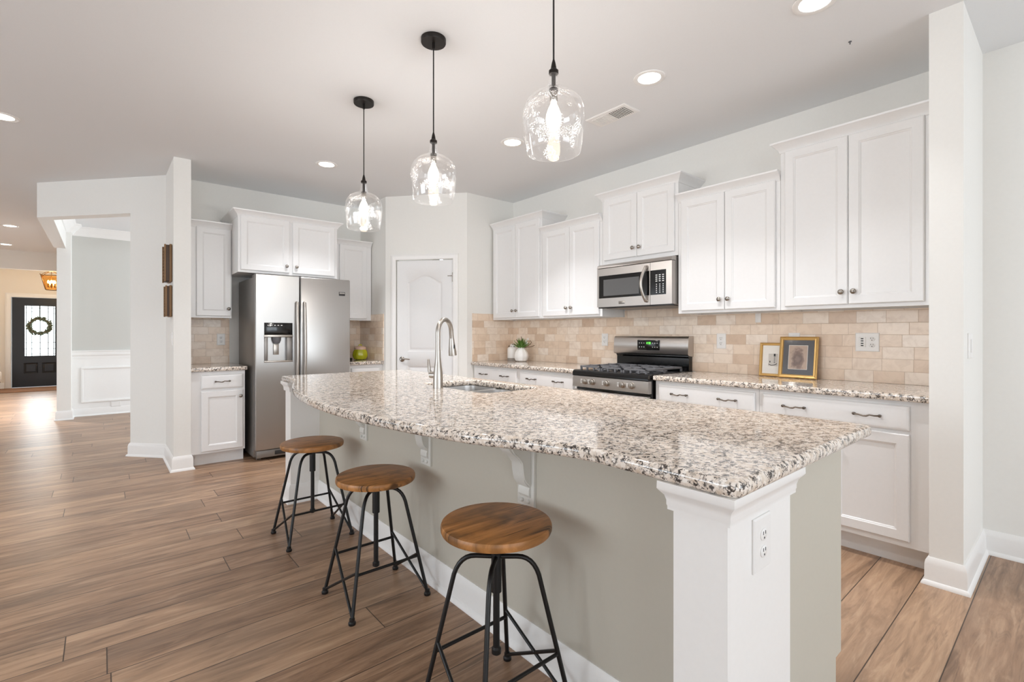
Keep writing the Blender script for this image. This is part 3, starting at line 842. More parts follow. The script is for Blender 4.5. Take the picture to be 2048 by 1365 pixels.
def fhandle(d, x):
    pts = []; n = 14; z0, z1 = .62, 1.535
    for i in range(n + 1):
        t = i / n; z = z0 + (z1 - z0) * t
        y = -.03 - .028 * math.sin(PI * t)
        pts.append((x, y, z))
    m = MB()
    m.tube([(x, .002, z0 - .005)] + pts + [(x, .002, z1 + .005)], [.010] + [.0145] * (n + 1) + [.010], 12)
    m.build('handle', M['nickel2'], d)
fhandle(d1, .372); fhandle(d2, .444)
b = MB().box(.80, .865, -.003, .001, 1.628, 1.667, .001).build('badge', M['slot'], d2)
MB().box(.805, .860, -.0042, -.0028, 1.648, 1.662).build('badge_plate', M['nickel2'], b)
g = MB().box(.02, FW - .02, .03, .09, .028, .098, .004).build('kick_grille', M['sidegrey'], fr)
MB().box(.18, FW - .10, .022, .032, .045, .082, .004).build('grille_vent', M['slot'], g)
for x in (.05, FW - .05):
    MB().tube([(x - .02, .10, .018), (x + .02, .10, .018)], .018, 12).build('roller', M['sidegrey'], fr)
    MB().tube([(x - .02, .62, .018), (x + .02, .62, .018)], .018, 12).build('roller', M['sidegrey'], fr)
for x in (.03, FW - .03): MB().box(x - .025, x + .025, .03, .16, 1.776, 1.795, .006).build('hinge_cover', M['sidegrey'], fr)

# ------------------------------------------------------------------ gas range
rg = thing('gas_range', 'stainless gas range with black cooktop and raised control back', 'stove', (3.125, 2.853, 0), R)
RW = .756
MB().box(.004, RW - .004, .03, .625, .02, .895, .003).build('body', M['blackgloss'], rg)
ck = MB()
ck.prism([(-.018, .868), (-.018, .898), (-.006, .914), (.02, .918), (.56, .918), (.56, .868)], 0, RW, 'x')
ck.build('cooktop', M['blackgloss'], rg, angle=60)
MB().prism([(.0, .772), (-.018, .775), (-.012, .866), (.03, .866), (.03, .772)], 0.0, RW, 'x').build('control_panel', M['steel_h'], rg, smooth=False)
kb = []
for i, x in enumerate((.142, .222, .372, .524, .612)):
    kk = MB()
    kk.lathe([(0, 0), (.027, 0), (.027, .004), (.0235, .006), (.022, .022), (.018, .025), (0, .025)], M=Matrix.Rotation(PI / 2, 4, 'X'), c=(x, -.015, .826), seg=22)
    kk.box(x - .0055, x + .0055, -.048, -.038, .806, .846, .002)
    k1 = kk.build('knob', M['nickel2'], rg)
    s = MB()
    for dz in (-.012, 0, .012): s.box(x - .052, x - .034, -.0176, -.0155, .824 + dz, .829 + dz)
    s.build('knob_print', M['key'], k1)
dr = MB().box(.006, RW - .006, -.024, .028, .155, .752, .006)
ov = dr.build('oven_door', M['steel_h'], rg)
MB().box(.11, RW - .11, -.027, -.022, .27, .60, .003).build('oven_window', M['blackgloss'], ov)
s = MB()
for i in range(5):
    s.box(.10 + i * .125, .18 + i * .125, -.0246, -.0225, .738, .744)
s.build('vent_slot', M['slot'], ov)
hh = MB().tube([(.06, -.062, .695), (RW - .06, -.062, .695)], .012, 12)
for x in (.08, RW - .08): hh.tube([(x, -.022, .695), (x, -.062, .695)], .009, 8)
hh.build('handle', M['nickel2'], ov)
MB().box(.006, RW - .006, -.022, .028, .03, .145, .006).build('bottom_drawer', M['steel_h'], rg)
for (x, y) in ((.17, .16), (.17, .42), (.586, .16), (.586, .42), (.378, .29)):
    q = MB().lathe([(.055, 0), (.050, .004), (.034, .006), (.034, .014), (.030, .017), (0, .017)], c=(x, y, .918), seg=20)
    q.build('burner', M['blackmatte'], rg)
def grate(x0, x1):
    m = MB(); z0, z1 = .938, .952; y0, y1 = .03, .54; t = .007
    xm = (x0 + x1) / 2
    for x in (x0 + t, x1 - t): m.box(x - t, x + t, y0, y1, z0, z1, .002)
    for y in (y0 + t, (y0 + y1) / 2, y1 - t): m.box(x0, x1, y - t, y + t, z0, z1, .002)
    for yy in ((y0 * 3 + y1) / 4, (y0 + 3 * y1) / 4):
        m.box(x0, xm - .03, yy - t * .8, yy + t * .8, z0, z1 + .004, .002); m.box(xm + .03, x1, yy - t * .8, yy + t * .8, z0, z1 + .004, .002)
    for yy in ((y0 * 3 + y1) / 4, (y0 + 3 * y1) / 4):
        m.box(xm - t * .8, xm + t * .8, yy - .12, yy - .03, z0, z1 + .004, .002); m.box(xm - t * .8, xm + t * .8, yy + .03, yy + .12, z0, z1 + .004, .002)
    for x in (x0 + t, x1 - t):
        for y in (y0 + t, (y0 + y1) / 2, y1 - t): m.box(x - t, x + t, y - t, y + t, .918, z0 + .002)
    for y in (y0 + t,):
        for x in (x0 + (x1 - x0) * .33, x0 + (x1 - x0) * .67): m.box(x - t, x + t, y - t, y + t, .918, z0 + .002)
    return m.build('grate', M['blackmatte'], rg, smooth=False)
grate(.045, .265); grate(.272, .484); grate(.491, .711)
bk = MB(); bk.prism([(.585, .90), (.585, 1.02), (.575, 1.035), (.575, 1.19), (.585, 1.20), (.637, 1.20), (.637, .90)], .012, RW - .012, 'x')
bk.build('back_riser', M['blackgloss'], rg, smooth=False)
bp = MB(); bp.prism([(.572, 1.042), (.556, 1.048), (.548, 1.056), (.556, 1.185), (.566, 1.200), (.580, 1.206), (.637, 1.206), (.637, 1.036), (.60, 1.036)], .0, RW, 'x')
back = bp.build('backguard', M['steel_h'], rg, angle=50)
ds = MB().box(.265, .49, .545, .556, 1.082, 1.170, .003).build('display_panel', M['blackgloss'], back)
s = MB()
for i in range(3):
    for j in range(2):
        s.box(.285 + i * .023, .293 + i * .023, .5435, .5455, 1.105 + j * .035, 1.112 + j * .035)
        s.box(.42 + i * .023, .428 + i * .023, .5435, .5455, 1.105 + j * .035, 1.112 + j * .035)
s.build('key_print', M['key'], ds)
s = MB()
SEG7 = {'1': 'bc', '2': 'abged', '0': 'abcdef'}
def digit(m, ch, x, z, w, h, y):
    t = .0016
    seg = {'a': (x, x + w, z + h - t, z + h), 'b': (x + w - t, x + w, z + h / 2, z + h), 'c': (x + w - t, x + w, z, z + h / 2), 'd': (x, x + w, z, z + t), 'e': (x, x + t, z, z + h / 2), 'f': (x, x + t, z + h / 2, z + h), 'g': (x, x + w, z + h / 2 - t / 2, z + h / 2 + t / 2)}
    for q in SEG7[ch]:
        a, b_, c, d = seg[q]; m.box(a, b_, y, y + .002, c, d)
for i, ch in enumerate('1200'): digit(s, ch, .355 + i * .0125 + (.003 if i > 1 else 0), 1.135, .008, .018, .5435)
s.build('clock_digits', M['green'], ds)

# ------------------------------------------------------------------ microwave
mw = thing('microwave', 'stainless over-the-range microwave hung under the small cabinet', 'microwave', (3.375, 2.797, 1.452), R)
MWW, MWH = .740, .386
MB().box(.003, MWW - .003, .045, .398, 0.006, MWH, .003).box(.05, MWW - .05, .06, .38, -.004, .008, .002).build('body', M['sidegrey'], mw)
MB().prism([(-.012, .352), (-.002, .375), (.02, .384), (.05, .384), (.05, .350), (-.008, .350)], 0, MWW, 'x').build('top_vent', M['steel_h'], mw, angle=50)
MB().box(.01, MWW - .01, -.001, .044, -.002, .008, .001).build('bottom_edge', M['slot'], mw)
md = MB()
DW = .545
x0, x1, z0, z1 = 0, DW, .008, .346
hx0, hx1, hz0, hz1 = .02, DW - .006, .085, .282
md.box(x0, hx0, -.008, .042, z0, z1); md.box(hx1, x1, -.008, .042, z0, z1); md.box(hx0, hx1, -.008, .042, z0, hz0); md.box(hx0, hx1, -.008, .042, hz1, z1)
door_m = md.build('door', M['steel_h'], mw, smooth=False)
MB().box(hx0, hx1, -.006, .03, hz0, hz1).build('door_window', M['blackgloss'], door_m, smooth=False)
MB().box(hx0 + .05, hx1 - .10, -.0072, -.0055, hz0 + .02, hz1 - .035).build('window_screen', flat('screen_mesh', '#5a5a5a', 0.3), door_m, smooth=False)
hp = []
for i in range(13):
    t = i / 12; hp.append((DW - .032 - .018 * math.sin(PI * t), -.022 - .040 * math.sin(PI * t), .04 + .275 * t))
hm2 = MB(); hm2.tube([(DW - .03, -.006, .036)] + hp + [(DW - .03, -.006, .319)], [.010] + [.0135] * 13 + [.010], 12)
hm2.build('handle', M['nickel2'], door_m)
bd = MB().box(.235, .300, -.0105, -.0075, .030, .052, .001).build('badge', M['nickel2'], door_m)
MB().box(.238, .297, -.0115, -.0100, .031, .036).build('badge_line', M['slot'], bd)
cp = MB(); cp.box(DW + .003, MWW, -.008, .042, .008, .085); cp.box(DW + .003, MWW, -.008, .042, .282, .346); cp.box(MWW - .05, MWW, -.008, .042, .085, .282)
cpl = cp.build('control_panel', M['steel_h'], mw, smooth=False)
kp = MB().box(DW + .003, MWW - .05, -.0065, .03, .085, .282).build('keypad', M['blackgloss'], cpl, smooth=False)
s = MB()
for i in range(3):
    for j in range(4): s.box(DW + .050 + i * .030, DW + .066 + i * .030, -.0078, -.006, .190 + j * .016, .197 + j * .016)
    for j in range(5): s.box(DW + .055 + i * .030, DW + .062 + i * .030, -.0078, -.006, .100 + j * .016, .108 + j * .016)
s.build('key_print', M['key'], kp)

# ------------------------------------------------------------------ stools
def make_stool(label, ST=.566):
    t = thing('bar_stool', label, 'stool', (0, 0, 0), 0, 'swivel stools along the island')
    MB().lathe([(0, 0), (.170, 0), (.178, .003), (.181, .010), (.181, .022), (.178, .029), (.172, .031), (0, .031)], c=(0, 0, ST - .031), seg=56).build('seat', M['seat'], t)
    b = MB()
    b.box(-.11, .11, -.012, .012, ST - .040, ST - .0315, .001); b.box(-.012, .012, -.11, .11, ST - .040, ST - .0315, .001)
    for a in range(4):
        b.ball((.118 * math.cos(a * PI / 2 + .6), .118 * math.sin(a * PI / 2 + .6), ST - .036), .009, u=10, v=6)
    b.build('seat_bracket', M['black'], t)
    MB().lathe([(.017, 0), (.017, .125), (.026, .132), (.026, .137)], c=(0, 0, .385), seg=18).build('sleeve', M['black'], t)
    MB().lathe([(0, ST - .436), (.010, ST - .436), (.016, ST - .431), (.016, ST - .416), (.011, ST - .41), (.0105, ST - .04), (0, ST - .04)], seg=16).build('screw_rod', M['black'], t)
    fx_, fy_ = .181, .162
    def legpt(sx, sy, z):
        # straight part of the leg from the foot up to the bend
        k = (z - .012) / (.47 - .012)
        return Vector((sx * (fx_ + (.098 - fx_) * k), sy * (fy_ + (.088 - fy_) * k), z))
    for sx in (-1, 1):
        for sy in (-1, 1):
            p = [legpt(sx, sy, .012), legpt(sx, sy, .25), legpt(sx, sy, .44)]
            e = legpt(sx, sy, .47); c = Vector((sx * .010, sy * .009, .500)); q = Vector((sx * .088, sy * .080, .502))
            for i in range(1, 7):
                u = i / 6; p.append((1 - u) ** 2 * legpt(sx, sy, .44) + 2 * u * (1 - u) * q * 1.0 + u * u * Vector((sx * .050, sy * .046, .501)))
            p.append(c)
            lg = MB().tube(p, .0078, 12).build('leg', M['black'], t)
            f = legpt(sx, sy, .012)
            MB().lathe([(0, 0), (.0145, 0), (.0155, .003), (.0155, .010), (.0115, .015), (.0115, .026), (.008, .028)], c=(f.x, f.y, 0), seg=16).build('foot_pad', M['black'], lg)
    zr = .205
    for sx in (-1, 1): pass
    # rails along the two long sides, crossed braces on the two ends
    for sy in (1, -1):
        MB().tube([legpt(-1, sy, zr - .02), legpt(1, sy, zr - .02)], .0062, 10).build('rail', M['black'], t)
    for sx in (-1, 1):
        MB().tube([legpt(sx, 1, zr + .012), legpt(sx, -1, .022)], .0062, 10).build('brace', M['black'], t)
        MB().tube([legpt(sx, 1, .020), legpt(sx, -1, zr - .01)], .0062, 10).build('brace', M['black'], t)
    return t
s0 = make_stool('round wooden swivel stool farthest along the island, nearest the refrigerator')
s0.location = (.985, 3.052, 0)
s1 = dup(s0, (.985, 2.152, 0), 0, 'middle wooden swivel stool, saw-marked seat, between the other two stools')
s2 = make_stool('nearest wooden swivel stool with the largest, brightest orange-brown seat', .616)
s2.location = (.983, 1.238, 0)

# ------------------------------------------------------------------ pendants
def make_pendant(label):
    t = thing('pendant_lamp', label, 'pendant lamp', (0, 0, 0), 0, 'glass pendants over the island')
    MB().lathe([(.0, 0), (.064, 0), (.066, .004), (.066, .024), (0, .0245)], c=(0, 0, CZ - .025), seg=32).tube([(0, 0, CZ - .055), (0, 0, CZ - .02)], .008, 10).build('canopy', M['bronzedark'], t)
    MB().tube([(0, 0, 2.27), (0, 0, CZ - .05)], .0035, 8).build('cord', M['black'], t)
    MB().lathe([(.004, .055), (.008, .04), (.012, .018), (.019, .012), (.019, 0), (0, 0)], c=(0, 0, 2.243), seg=20).build('cap', M['bronzedark'], t)
    pr = [(.017, 2.243), (.020, 2.225), (.024, 2.205), (.028, 2.185), (.030, 2.178), (.042, 2.175), (.066, 2.167), (.090, 2.152), (.107, 2.133), (.1175, 2.108), (.1215, 2.08), (.1212, 2.05), (.116, 2.0), (.109, 1.955), (.1055, 1.936), (.104, 1.934), (.103, 1.936)]
    MB().lathe(pr, seg=44, cap=False).build('shade', M['glass'], t)
    MB().lathe([(0, 0), (.008, 0), (.008, .056), (.014, .06), (0, .06)], c=(0, 0, 2.183), seg=14).lathe([(.0, 0), (.017, 0), (.017, .008), (0, .008)], c=(0, 0, 2.176), seg=18).build('stem', M['bronzedark'], t)
    MB().lathe([(0, 0), (.0135, 0), (.0155, .004), (.0155, .036), (.012, .042), (0, .042)], c=(0, 0, 2.134), seg=18).build('socket', M['nickel'], t)
    MB().lathe([(0, 0), (.012, .003), (.024, .018), (.030, .042), (.029, .062), (.020, .088), (.012, .104), (.011, .116)], c=(0, 0, 2.020), seg=20).build('bulb', M['bulb'], t)
    return t
PEND = [(1.347, 1.337), (1.347, 2.235), (1.347, 3.133)]
PLAB = ['clear glass pendant lamp nearest the camera, its canopy out of frame', 'clear glass pendant lamp in the middle of the three over the island', 'clear glass pendant lamp farthest away, in front of the refrigerator wall']
p0 = make_pendant(PLAB[0]); p0.location = (PEND[0][0], PEND[0][1], 0)
for q, l in zip(PEND[1:], PLAB[1:]): dup(p0, (q[0], q[1], 0), 0, l)
def point(name, loc, power, col, rad=.03):
    l = bpy.data.lights.new(name, 'POINT'); l.energy = power; l.color = col; l.shadow_soft_size = rad
    o = bpy.data.objects.new(name, l); COL.objects.link(o); o.location = loc; return o
for x, y in PEND: point('pendant_bulb_light', (x, y, 2.005), 9.2, (1.0, .955, .91), .03)

# ------------------------------------------------------------------ recessed lights
def make_can(label):
    t = thing('recessed_light', label, 'ceiling light', (0, 0, 0), 0, 'recessed ceiling lights')
    MB().lathe([(.066, 0), (.068, -.003), (.088, -.006), (.094, -.003), (.095, 0)], seg=36, cap=False).build('trim_ring', M['white'], t)
    MB().lathe([(0, -.002), (.066, -.002), (.067, 0), (0, 0)], seg=32).build('lens', M['can'], t)
    return t
CANS = [(2.575, .819, 'recessed ceiling light cut off by the top edge, over the right cabinets'), (2.564, 1.72, 'recessed ceiling light right of the nearest pendant, beside the vent'), (2.571, 3.026, 'recessed ceiling light just left of the nearest pendant shade'), (1.59, 4.535, 'recessed ceiling light in front of the refrigerator, left of the farthest pendant'), (-.553, 5.05, 'recessed ceiling light at the left edge of the photo'), (-1.02, 10.1, 'nearer of the two recessed lights over the hall'), (-1.285, 12.24, 'farther of the two recessed lights over the hall, by the foyer header')]
c0 = make_can(CANS[0][2]); c0.location = (CANS[0][0], CANS[0][1], CZ - .0005)
for x, y, l in CANS[1:]: dup(c0, (x, y, CZ - .0005), 0, l)
def disk(name, loc, power, col, size=.12, spread=1.6):
    l = bpy.data.lights.new(name, 'AREA'); l.shape = 'DISK'; l.size = size; l.energy = power; l.color = col; l.spread = spread
    o = bpy.data.objects.new(name, l); COL.objects.link(o); o.location = loc; return o
for i, (x, y, l) in enumerate(CANS): disk('downlight', (x, y, CZ - .012), (2.2, 6.5, 10.5, 7.5, 3.0, 24.0, 24.0)[i], (.98, .98, 1.0))

# ceiling register and hook
vt = thing('ceiling_vent', 'white ceiling air vent with a dark louvred half', 'vent', (2.801, 2.19, CZ), 0)
MB().rects(0, 0, [(.088, .175, 0), (.088, .175, -.004), (.080, .167, -.008)]).build('frame', M['white'], vt, rot=(-PI / 2, 0, 0), smooth=False).location = (0, 0, 0)
vf = bpy.data.objects['frame']
vf.rotation_euler = (0, 0, 0)
vf.data.transform(Matrix(((1, 0, 0, 0), (0, 0, 1, 0), (0, 1, 0, 0), (0, 0, 0, 1))))
MB().box(-.058, .058, -.145, -.012, -.0092, -.0078).build('opening', flat('vent_shadow', '#6f6860', 0.7), vt, smooth=False)
s = MB()
for i in range(9):
    y = -.138 + i * .0155; s.box(-.058, .058, y - .002, y + .002, -.0125, -.009)
s.build('louvre', M['white'], vt, smooth=False)
s = MB()
for i in range(9):
    y = .012 + i * .0155; s.box(-.058, .058, y - .0065, y + .0065, -.0105, -.0078)
s.build('closed_louvre', M['white'], vt, smooth=False)
tag(MB().lathe([(.008, 0), (.008, -.003), (.003, -.005), (.003, -.015), (0, -.016)], c=(3.067, .808, CZ), seg=10).build('ceiling_hook', M['blackmatte']), 'tiny dark hook in the ceiling above the right cabinets', 'hook')

# ------------------------------------------------------------------ items on the worktops
def frame_pic(label, yl, w, h, xb, xt, border, mount, name='picture_frame'):
    tilt = math.atan2(xt - xb, h)
    t = thing(name, label, 'picture frame', (xb, yl, CT + .001), R, 'gilt frames on the worktop')
    t.rotation_euler = (0, 0, R)
    MX = Matrix.Rotation(-tilt, 4, 'X')
    m = MB(); c = border
    P = [(0, 0), (0, -.012), (c * .25, -.016), (c * .5, -.013), (c * .8, -.014), (c, -.006), (c, 0)]
    rings = []
    for a, y in P: rings.append([(a, y, a), (w - a, y, a), (w - a, y, h - a), (a, y, h - a)])
    m.loft(rings, cap=False, loop=True)
    bmesh.ops.transform(m.bm, matrix=MX, verts=list(m.bm.verts)); m.build('moulding', M['gold'], t, smooth=False)
    m = MB().box(c, w - c, -.006, -.001, c, h - c); bmesh.ops.transform(m.bm, matrix=MX, verts=list(m.bm.verts)); mt = m.build('mount', M[mount], t, smooth=False)
    return t, mt, MX
def sheet(mt, MX, x0, x1, z0, z1, mat, name, y=-.0068):
    m = MB().box(x0, x1, y, y + .001, z0, z1); bmesh.ops.transform(m.bm, matrix=MX, verts=list(m.bm.verts)); return m.build(name, mat, mt, smooth=False)
k = NT('sepia_print'); o = k.gen(); x, y, z = k.sep(o)
nz = k.noise(k.mapping(o, (1, 1, 1)), 4.0, 4, 0.65)
dx = k.math('SUBTRACT', x, .5); d1_ = k.math('SQRT', k.math('ADD', k.math('POWER', k.math('MULTIPLY', dx, 1.5), 2.0), k.math('POWER', k.math('MULTIPLY', k.math('SUBTRACT', z, .42), 1.1), 2.0)))
f = k.math('ADD', k.math('MULTIPLY', d1_, 1.1), k.math('MULTIPLY', k.math('SUBTRACT', nz, .5), 1.0))
sep = k.set(k.ramp(f, [(.05, lin('#8b7163')), (.25, lin('#6b5145')), (.45, lin('#8a6d5d')), (.7, lin('#c3aa95'))]), .5)
t2, mt2, MX2 = frame_pic('larger gilt frame with dark grey mount around a sepia print', 1.408, .245, .292, 3.695, 3.742, .026, 'mount')
sh = sheet(mt2, MX2, .060, .182, .062, .232, M['paper'], 'print_border'); sheet(mt2, MX2, .063, .179, .065, .229, sep, 'print', -.0076)
gm = MB().box(.024, .221, -.0098, -.0088, .024, .268); bmesh.ops.transform(gm.bm, matrix=MX2, verts=list(gm.bm.verts)); gm.build('glazing', M['clear'], t2, smooth=False)
t3, mt3, MX3 = frame_pic('smaller gilt frame with white mount, tucked behind the larger frame', 1.555, .185, .245, 3.732, 3.758, .020, 'paper')
sheet(mt3, MX3, .062, .125, .075, .165, flat('pale_print', '#cfcac3', .7), 'print')
s = MB()
s.tube([(.064, -.008, .088), (.085, -.008, .080), (.11, -.008, .086), (.122, -.008, .094)], .002, 6)
s.box(.098, .110, -.0085, -.007, .145, .165); s.box(.07, .076, -.0085, -.007, .10, .112)
for i in range(4): s.box(.100, .108, -.0085, -.007, .10 + i * .011, .104 + i * .011)
bmesh.ops.transform(s.bm, matrix=MX3, verts=list(s.bm.verts)); s.build('ink_drawing', M['slot'], mt3)

pl = thing('potted_fern', 'small green fern in a ribbed white vase on the corner worktop', 'plant', (3.60, 4.085, CT), 0)
m = MB(); seg = 36; rings = []
for r, z in ((.045, 0), (.066, .012), (.077, .04), (.079, .065), (.070, .10), (.052, .13), (.038, .145)):
    rings.append([((r + .003 * math.cos(9 * 2 * PI * i / seg)) * math.cos(2 * PI * i / seg), (r + .003 * math.cos(9 * 2 * PI * i / seg)) * math.sin(2 * PI * i / seg), z) for i in range(seg)])
rings.append([(.032 * math.cos(2 * PI * i / seg), .032 * math.sin(2 * PI * i / seg), .145 + .018 * abs(math.cos(4.5 * 2 * PI * i / seg))) for i in range(seg)])
rings.append([(.028 * math.cos(2 * PI * i / seg), .028 * math.sin(2 * PI * i / seg), .14) for i in range(seg)])
m.loft(rings).build('vase', M['ceramic'], pl)
rnd = random.Random(4)
m = MB()
for i in range(110):
    a = rnd.uniform(0, 2 * PI); ph = rnd.uniform(.05, 1.05); L = rnd.uniform(.085, .14)
    d = Vector((math.cos(a) * math.sin(ph), math.sin(a) * math.sin(ph), math.cos(ph)))
    sd = d.cross(Vector((0, 0, 1))).normalized(); b0 = Vector((0, 0, .135))
    w = .010
    ps = [b0, b0 + d * L * .5, b0 + d * L - Vector((0, 0, .012 * ph))]
    th = d.cross(sd) * .0008
    m.loft([[ps[0] - sd * .002 - th, ps[0] + sd * .002 - th, ps[0] + sd * .002 + th, ps[0] - sd * .002 + th], [ps[1] - sd * w - th, ps[1] + sd * w - th, ps[1] + sd * w + th, ps[1] - sd * w + th], [ps[2] - sd * .001 - th, ps[2] + sd * .001 - th, ps[2] + sd * .001 + th, ps[2] - sd * .001 + th]])
m.build('fronds', M['leaf'], pl, smooth=False)
m = MB()
vr = Vector((.763, -.647, 0)); up = Vector((0, 0, 1))
for pts in ([(0, .14), (-.03, .20), (-.045, .235), (-.055, .25)], [(0, .14), (-.05, .18), (-.08, .195), (-.105, .19)], [(0, .15), (.0, .22), (.004, .26), (-.002, .28)], [(.02, .15), (.06, .17), (.10, .19), (.115, .215), (.10, .235), (.088, .222)], [(.02, .15), (.07, .16), (.11, .165), (.15, .18)]):
    m.tube([vr * a + up * b for a, b in pts], .0035, 6)
m.build('curly_twig', M['twig'], pl)
m = MB()
for a, b in ((.058, .235), (.05, .215), (.066, .205), (.058, .185), (.075, .25)):
    m.ball(vr * a + up * b + Vector((.01, .01, 0)), .014, (.7, .5, 1.2), 8, 6)
m.tube([Vector((0, 0, .14)), vr * .055 + up * .2], .002, 6)
m.build('white_blossom', M['ceramic'], pl)

cn = thing('canister', 'white shouldered canister with grey base behind the fern', 'canister', (3.665, 4.30, CT), 0)
MB().lathe([(0, 0), (.066, 0), (.068, .004), (.068, .030), (0, .030)], seg=30).build('base', M['greyband'], cn)
MB().lathe([(.0, .030), (.068, .030), (.069, .035), (.069, .135), (.066, .146), (.045, .162), (.036, .166), (0, .166)], seg=30).build('body', M['ceramic'], cn)
MB().lathe([(.039, 0), (.039, .014), (.030, .024), (.012, .030), (0, .030)], c=(0, 0, .166), seg=24).build('lid', M['ceramic'], cn)
m = MB()
for i in range(9): m.ball((.052 * math.cos(i * .7), .052 * math.sin(i * .7), .163 + .004 * (i % 2)), .006, (1.4, 1, .5), 8, 5)
m.build('lid_garland', M['slot'], cn)

jr = thing('cookie_jar', 'lime green glazed pumpkin-shaped jar right of the refrigerator', 'jar', (2.362, 5.60, CT), 0)
m = MB(); rings = []
for r, z in ((.045, 0), (.068, .008), (.086, .04), (.088, .065), (.078, .105), (.058, .13)):
    rings.append([((r + .003 * math.cos(8 * 2 * PI * i / 40)) * math.cos(2 * PI * i / 40), (r + .003 * math.cos(8 * 2 * PI * i / 40)) * math.sin(2 * PI * i / 40), z) for i in range(40)])
m.loft(rings).build('body', M['lime'], jr)
MB().lathe([(.066, .122), (.069, .134), (.064, .150), (.035, .164), (0, .166)], seg=28).build('lid', M['pink'], jr)
MB().tube([(-.02, 0, .160), (-.012, 0, .180), (.012, 0, .180), (.02, 0, .160)], .006, 8).build('lid_knob', M['lime'], jr)
cm = thing('coffee_maker', 'black and silver coffee maker half hidden by the refrigerator', 'coffee maker', (2.198, 5.68, CT), 0)
MB().box(-.07, .07, -.08, .13, 0, .025, .006).box(-.06, .06, .05, .13, .025, .24, .006).build('body', M['black'], cm)
MB().lathe([(0, .235), (.062, .235), (.066, .245), (.066, .315), (.06, .322), (0, .322)], c=(0, .0, 0), seg=28).build('brew_head', M['nickel2'], cm)
MB().lathe([(0, .026), (.05, .026), (.058, .06), (.05, .13), (.04, .15), (.036, .15), (0, .03)], c=(0, -.02, 0), seg=24).build('carafe', M['blackgloss'], cm)

# ------------------------------------------------------------------ carved panels on the hall end wall
def carved(label, y0, y1, z0, z1, th, gold):
    t = thing('carved_panel', label, 'wall art', (.485, (y0 + y1) / 2, z0), 0, 'carved wood panels on the wall end')
    a = (y1 - y0) / 2; h = z1 - z0
    MB().box(-th, -.0003, -a, a, 0, h, .003).build('block', M['carve'], t)
    m = MB(); n = 10
    for i in range(n):
        z = h * (.06 + .88 * (i + .5) / n)
        for y in (-a * .45, a * .45, a * .9, -a * .9):
            m.ball((-th - .002, y, z), h * .032, (.6, .9 * a / .09, 1), 8, 6)
    m.build('carving', M['carve2'] if gold else M['carve'], t)
    m = MB(); m.box(-th - .010, -th + .002, -a - .004, -a + .018, -.004, h + .004, .002); m.box(-th - .010, -th + .002, a - .018, a + .004, -.004, h + .004, .002); m.box(-.022, -.004, -a - .006, a + .006, -.006, h + .008, .003)
    m.build('border', M['carve2'], t)
    return t
carved('upper carved dark wood panel on the hall end wall', 5.30, 5.50, 1.70, 2.025, .050, True)
carved('lower carved dark wood panel on the hall end wall', 5.30, 5.47, 1.385, 1.655, .042, True)

# ------------------------------------------------------------------ foyer
fd_ = thing('door_2', 'black front door with a tall leaded glass light', 'door', (-1.55, YMAX + .03, 0), 0)
fd_['kind'] = 'structure'
DWd, DHh = .93, 2.045
gx0, gx1, gz0, gz1 = .215, .715, .72, 1.86
m = MB()
m.box(.01, gx0, 0, .05, .012, DHh); m.box(gx1, DWd - .01, 0, .05, .012, DHh); m.box(gx0, gx1, 0, .05, .012, gz0); m.box(gx0, gx1, 0, .05, gz1, DHh)
m.build('slab', M['darkdoor'], fd_, smooth=False)
for a, b in ((.20, .43), (.50, .73)):
    MB().rects((a + b) / 2, .44, [((b - a) / 2, .12, 0), ((b - a) / 2 - .006, .114, -.010), ((b - a) / 2 - .025, .095, -.004), ((b - a) / 2 - .04, .08, -.010)]).build('panel', M['darkdoor'], fd_, smooth=False)
MB().box(gx0, gx1, .018, .03, gz0, gz1).build('glass_light', M['doorglass'], fd_, smooth=False)
m = MB()
for x in (gx0 + .022, gx0 + .115, gx0 + .25, gx0 + .385, gx1 - .022): m.box(x - .006, x + .006, .010, .018, gz0, gz1)
for z in (gz0 + .04, gz0 + .16, gz0 + .30, gz1 - .045): m.box(gx0, gx1, .010, .018, z - .006, z + .006)
ap = [(gx0 + (gx1 - gx0) * i / 12, .014, gz1 - .17 + .06 * math.sin(PI * i / 12)) for i in range(13)]
m.tube(ap, .004, 6)
m.build('came', M['came'], fd_, smooth=False)
MB().tube([(DWd - .05, -.045, .98), (DWd - .16, -.045, .985)], .009, 8).lathe([(0, 0), (.028, 0), (.026, .01), (.01, .014), (.01, .045), (0, .045)], M=Matrix.Rotation(PI / 2, 4, 'X'), c=(DWd - .055, .0, .98), seg=16).build('door_handle', M['nickel'], fd_)
wr = thing('wreath', 'round green leafy wreath hanging on the front door glass', 'wreath', (-1.09, YMAX - .02, 1.40), 0)
MB().tube([(.165 * math.cos(2 * PI * i / 28), 0, .165 * math.sin(2 * PI * i / 28)) for i in range(29)], .024, 8).build('ring', M['twig'], wr)
m = MB(); rnd = random.Random(9)
for i in range(260):
    a = rnd.uniform(0, 2 * PI); rr = rnd.uniform(.85, 1.28)
    c = Vector((.165 * rr * math.cos(a), rnd.uniform(-.035, .02), .165 * rr * math.sin(a)))
    m.ball(c, .034, (.42, .42, 1.0), 6, 4, M=Matrix.Rotation(rnd.uniform(0, PI), 4, 'Y') @ Matrix.Rotation(rnd.uniform(-.6, .6), 4, 'X'))
m.build('leaves', M['wreath'], wr, smooth=False)
MB().box(-.008, .008, -.004, .004, .12, .46).build('ribbon', M['came'], wr, smooth=False)
ln = thing('foyer_lantern', 'amber-lit brass lantern hanging in the foyer', 'lantern', (-.80, 13.9, 2.14), 0)
m = MB()
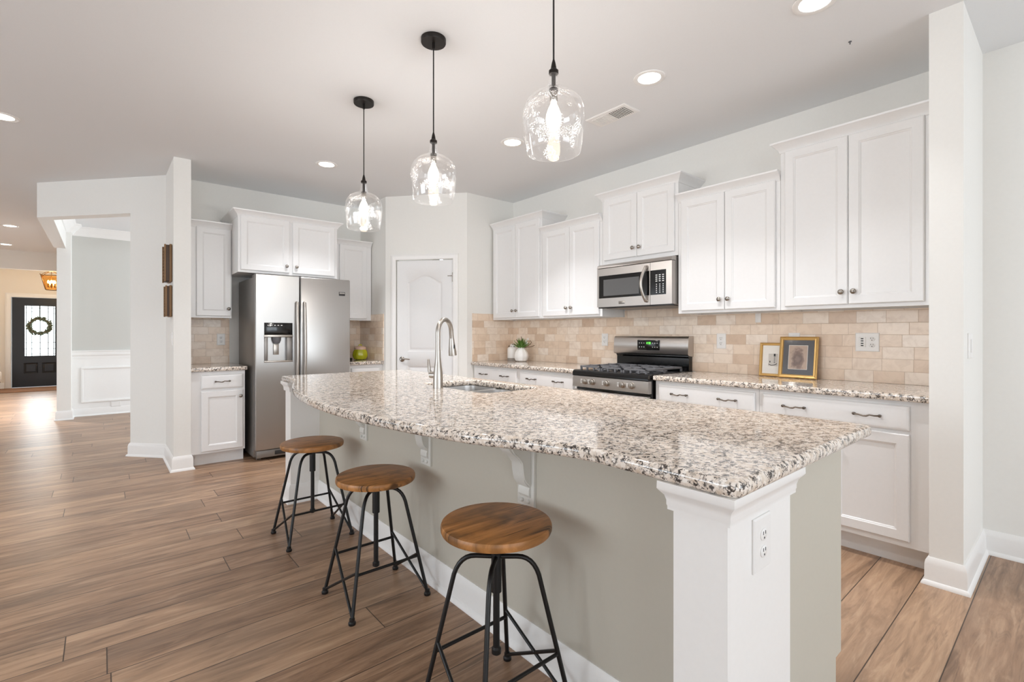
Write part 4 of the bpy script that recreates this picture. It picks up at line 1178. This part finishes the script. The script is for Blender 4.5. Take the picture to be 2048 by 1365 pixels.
def sq(r, z): return [(-r, -r, z), (r, -r, z), (r, r, z), (-r, r, z)]
for sx in (-1, 1):
    for sy in (-1, 1):
        m.tube([(sx * .085, sy * .085, .0), (sx * .15, sy * .15, .29), (sx * .165, sy * .165, .31)], .008, 6)
        m.tube([(sx * .15, sy * .15, .29), (sx * .09, sy * .09, .345), (0, 0, .39)], .007, 6)
for r, z in ((.085, 0), (.15, .29)):
    q = sq(r, z)
    for i in range(4): m.tube([q[i], q[(i + 1) % 4]], .007, 6)
m.tube([(0, 0, .37), (0, 0, CZ - 2.14 - .02)], .005, 6)
m.lathe([(.06, 0), (.05, -.02), (.01, -.03)], c=(0, 0, CZ - 2.14), seg=16)
m.tube([(0, 0, .03), (0, 0, .38)], .006, 6)
m.build('frame', M['brass'], ln)
MB().loft([sq(.080, .005), sq(.144, .285)], cap=False).build('glass', m_glass('amber_glass', (1.0, .72, .35)), ln, smooth=False)
for dx, dy in ((.05, 0), (-.05, 0), (0, .05), (0, -.05)):
    cd = MB().lathe([(0, .05), (.010, .05), (.010, .13), (0, .13)], c=(dx, dy, 0), seg=10).build('candle', M['brass'], ln)
    MB().lathe([(0, .13), (.016, .145), (.018, .165), (.008, .195), (0, .20)], c=(dx, dy, 0), seg=10).build('flame_bulb', M['flame'], cd)
point('lantern_light', (-.80, 13.9, 2.36), 15, (1.0, .90, .78), .06)
bn = thing('bench', 'cream upholstered bench on turned wooden legs beside the front door', 'bench', (-2.0, 14.08, 0), 0)
MB().box(-.44, .44, -.24, .24, .25, .47, .05, 3).build('cushion', M['linen'], bn)
MB().box(-.42, .42, -.22, .22, .215, .25, .008).build('rail', M['legwood'], bn)
for sx in (-1, 1):
    for sy in (-1, 1):
        MB().lathe([(0, 0), (.014, 0), (.02, .02), (.014, .05), (.024, .12), (.03, .17), (.03, .216), (0, .216)], c=(sx * .38, sy * .18, 0), seg=12).build('leg', M['legwood'], bn)
tag(MB().box(-1.95, -.52, 14.35, 15.4, 0.0005, .012, .004).build('door_mat', M['mat']), 'brown mat on the floor in front of the black door', 'mat')
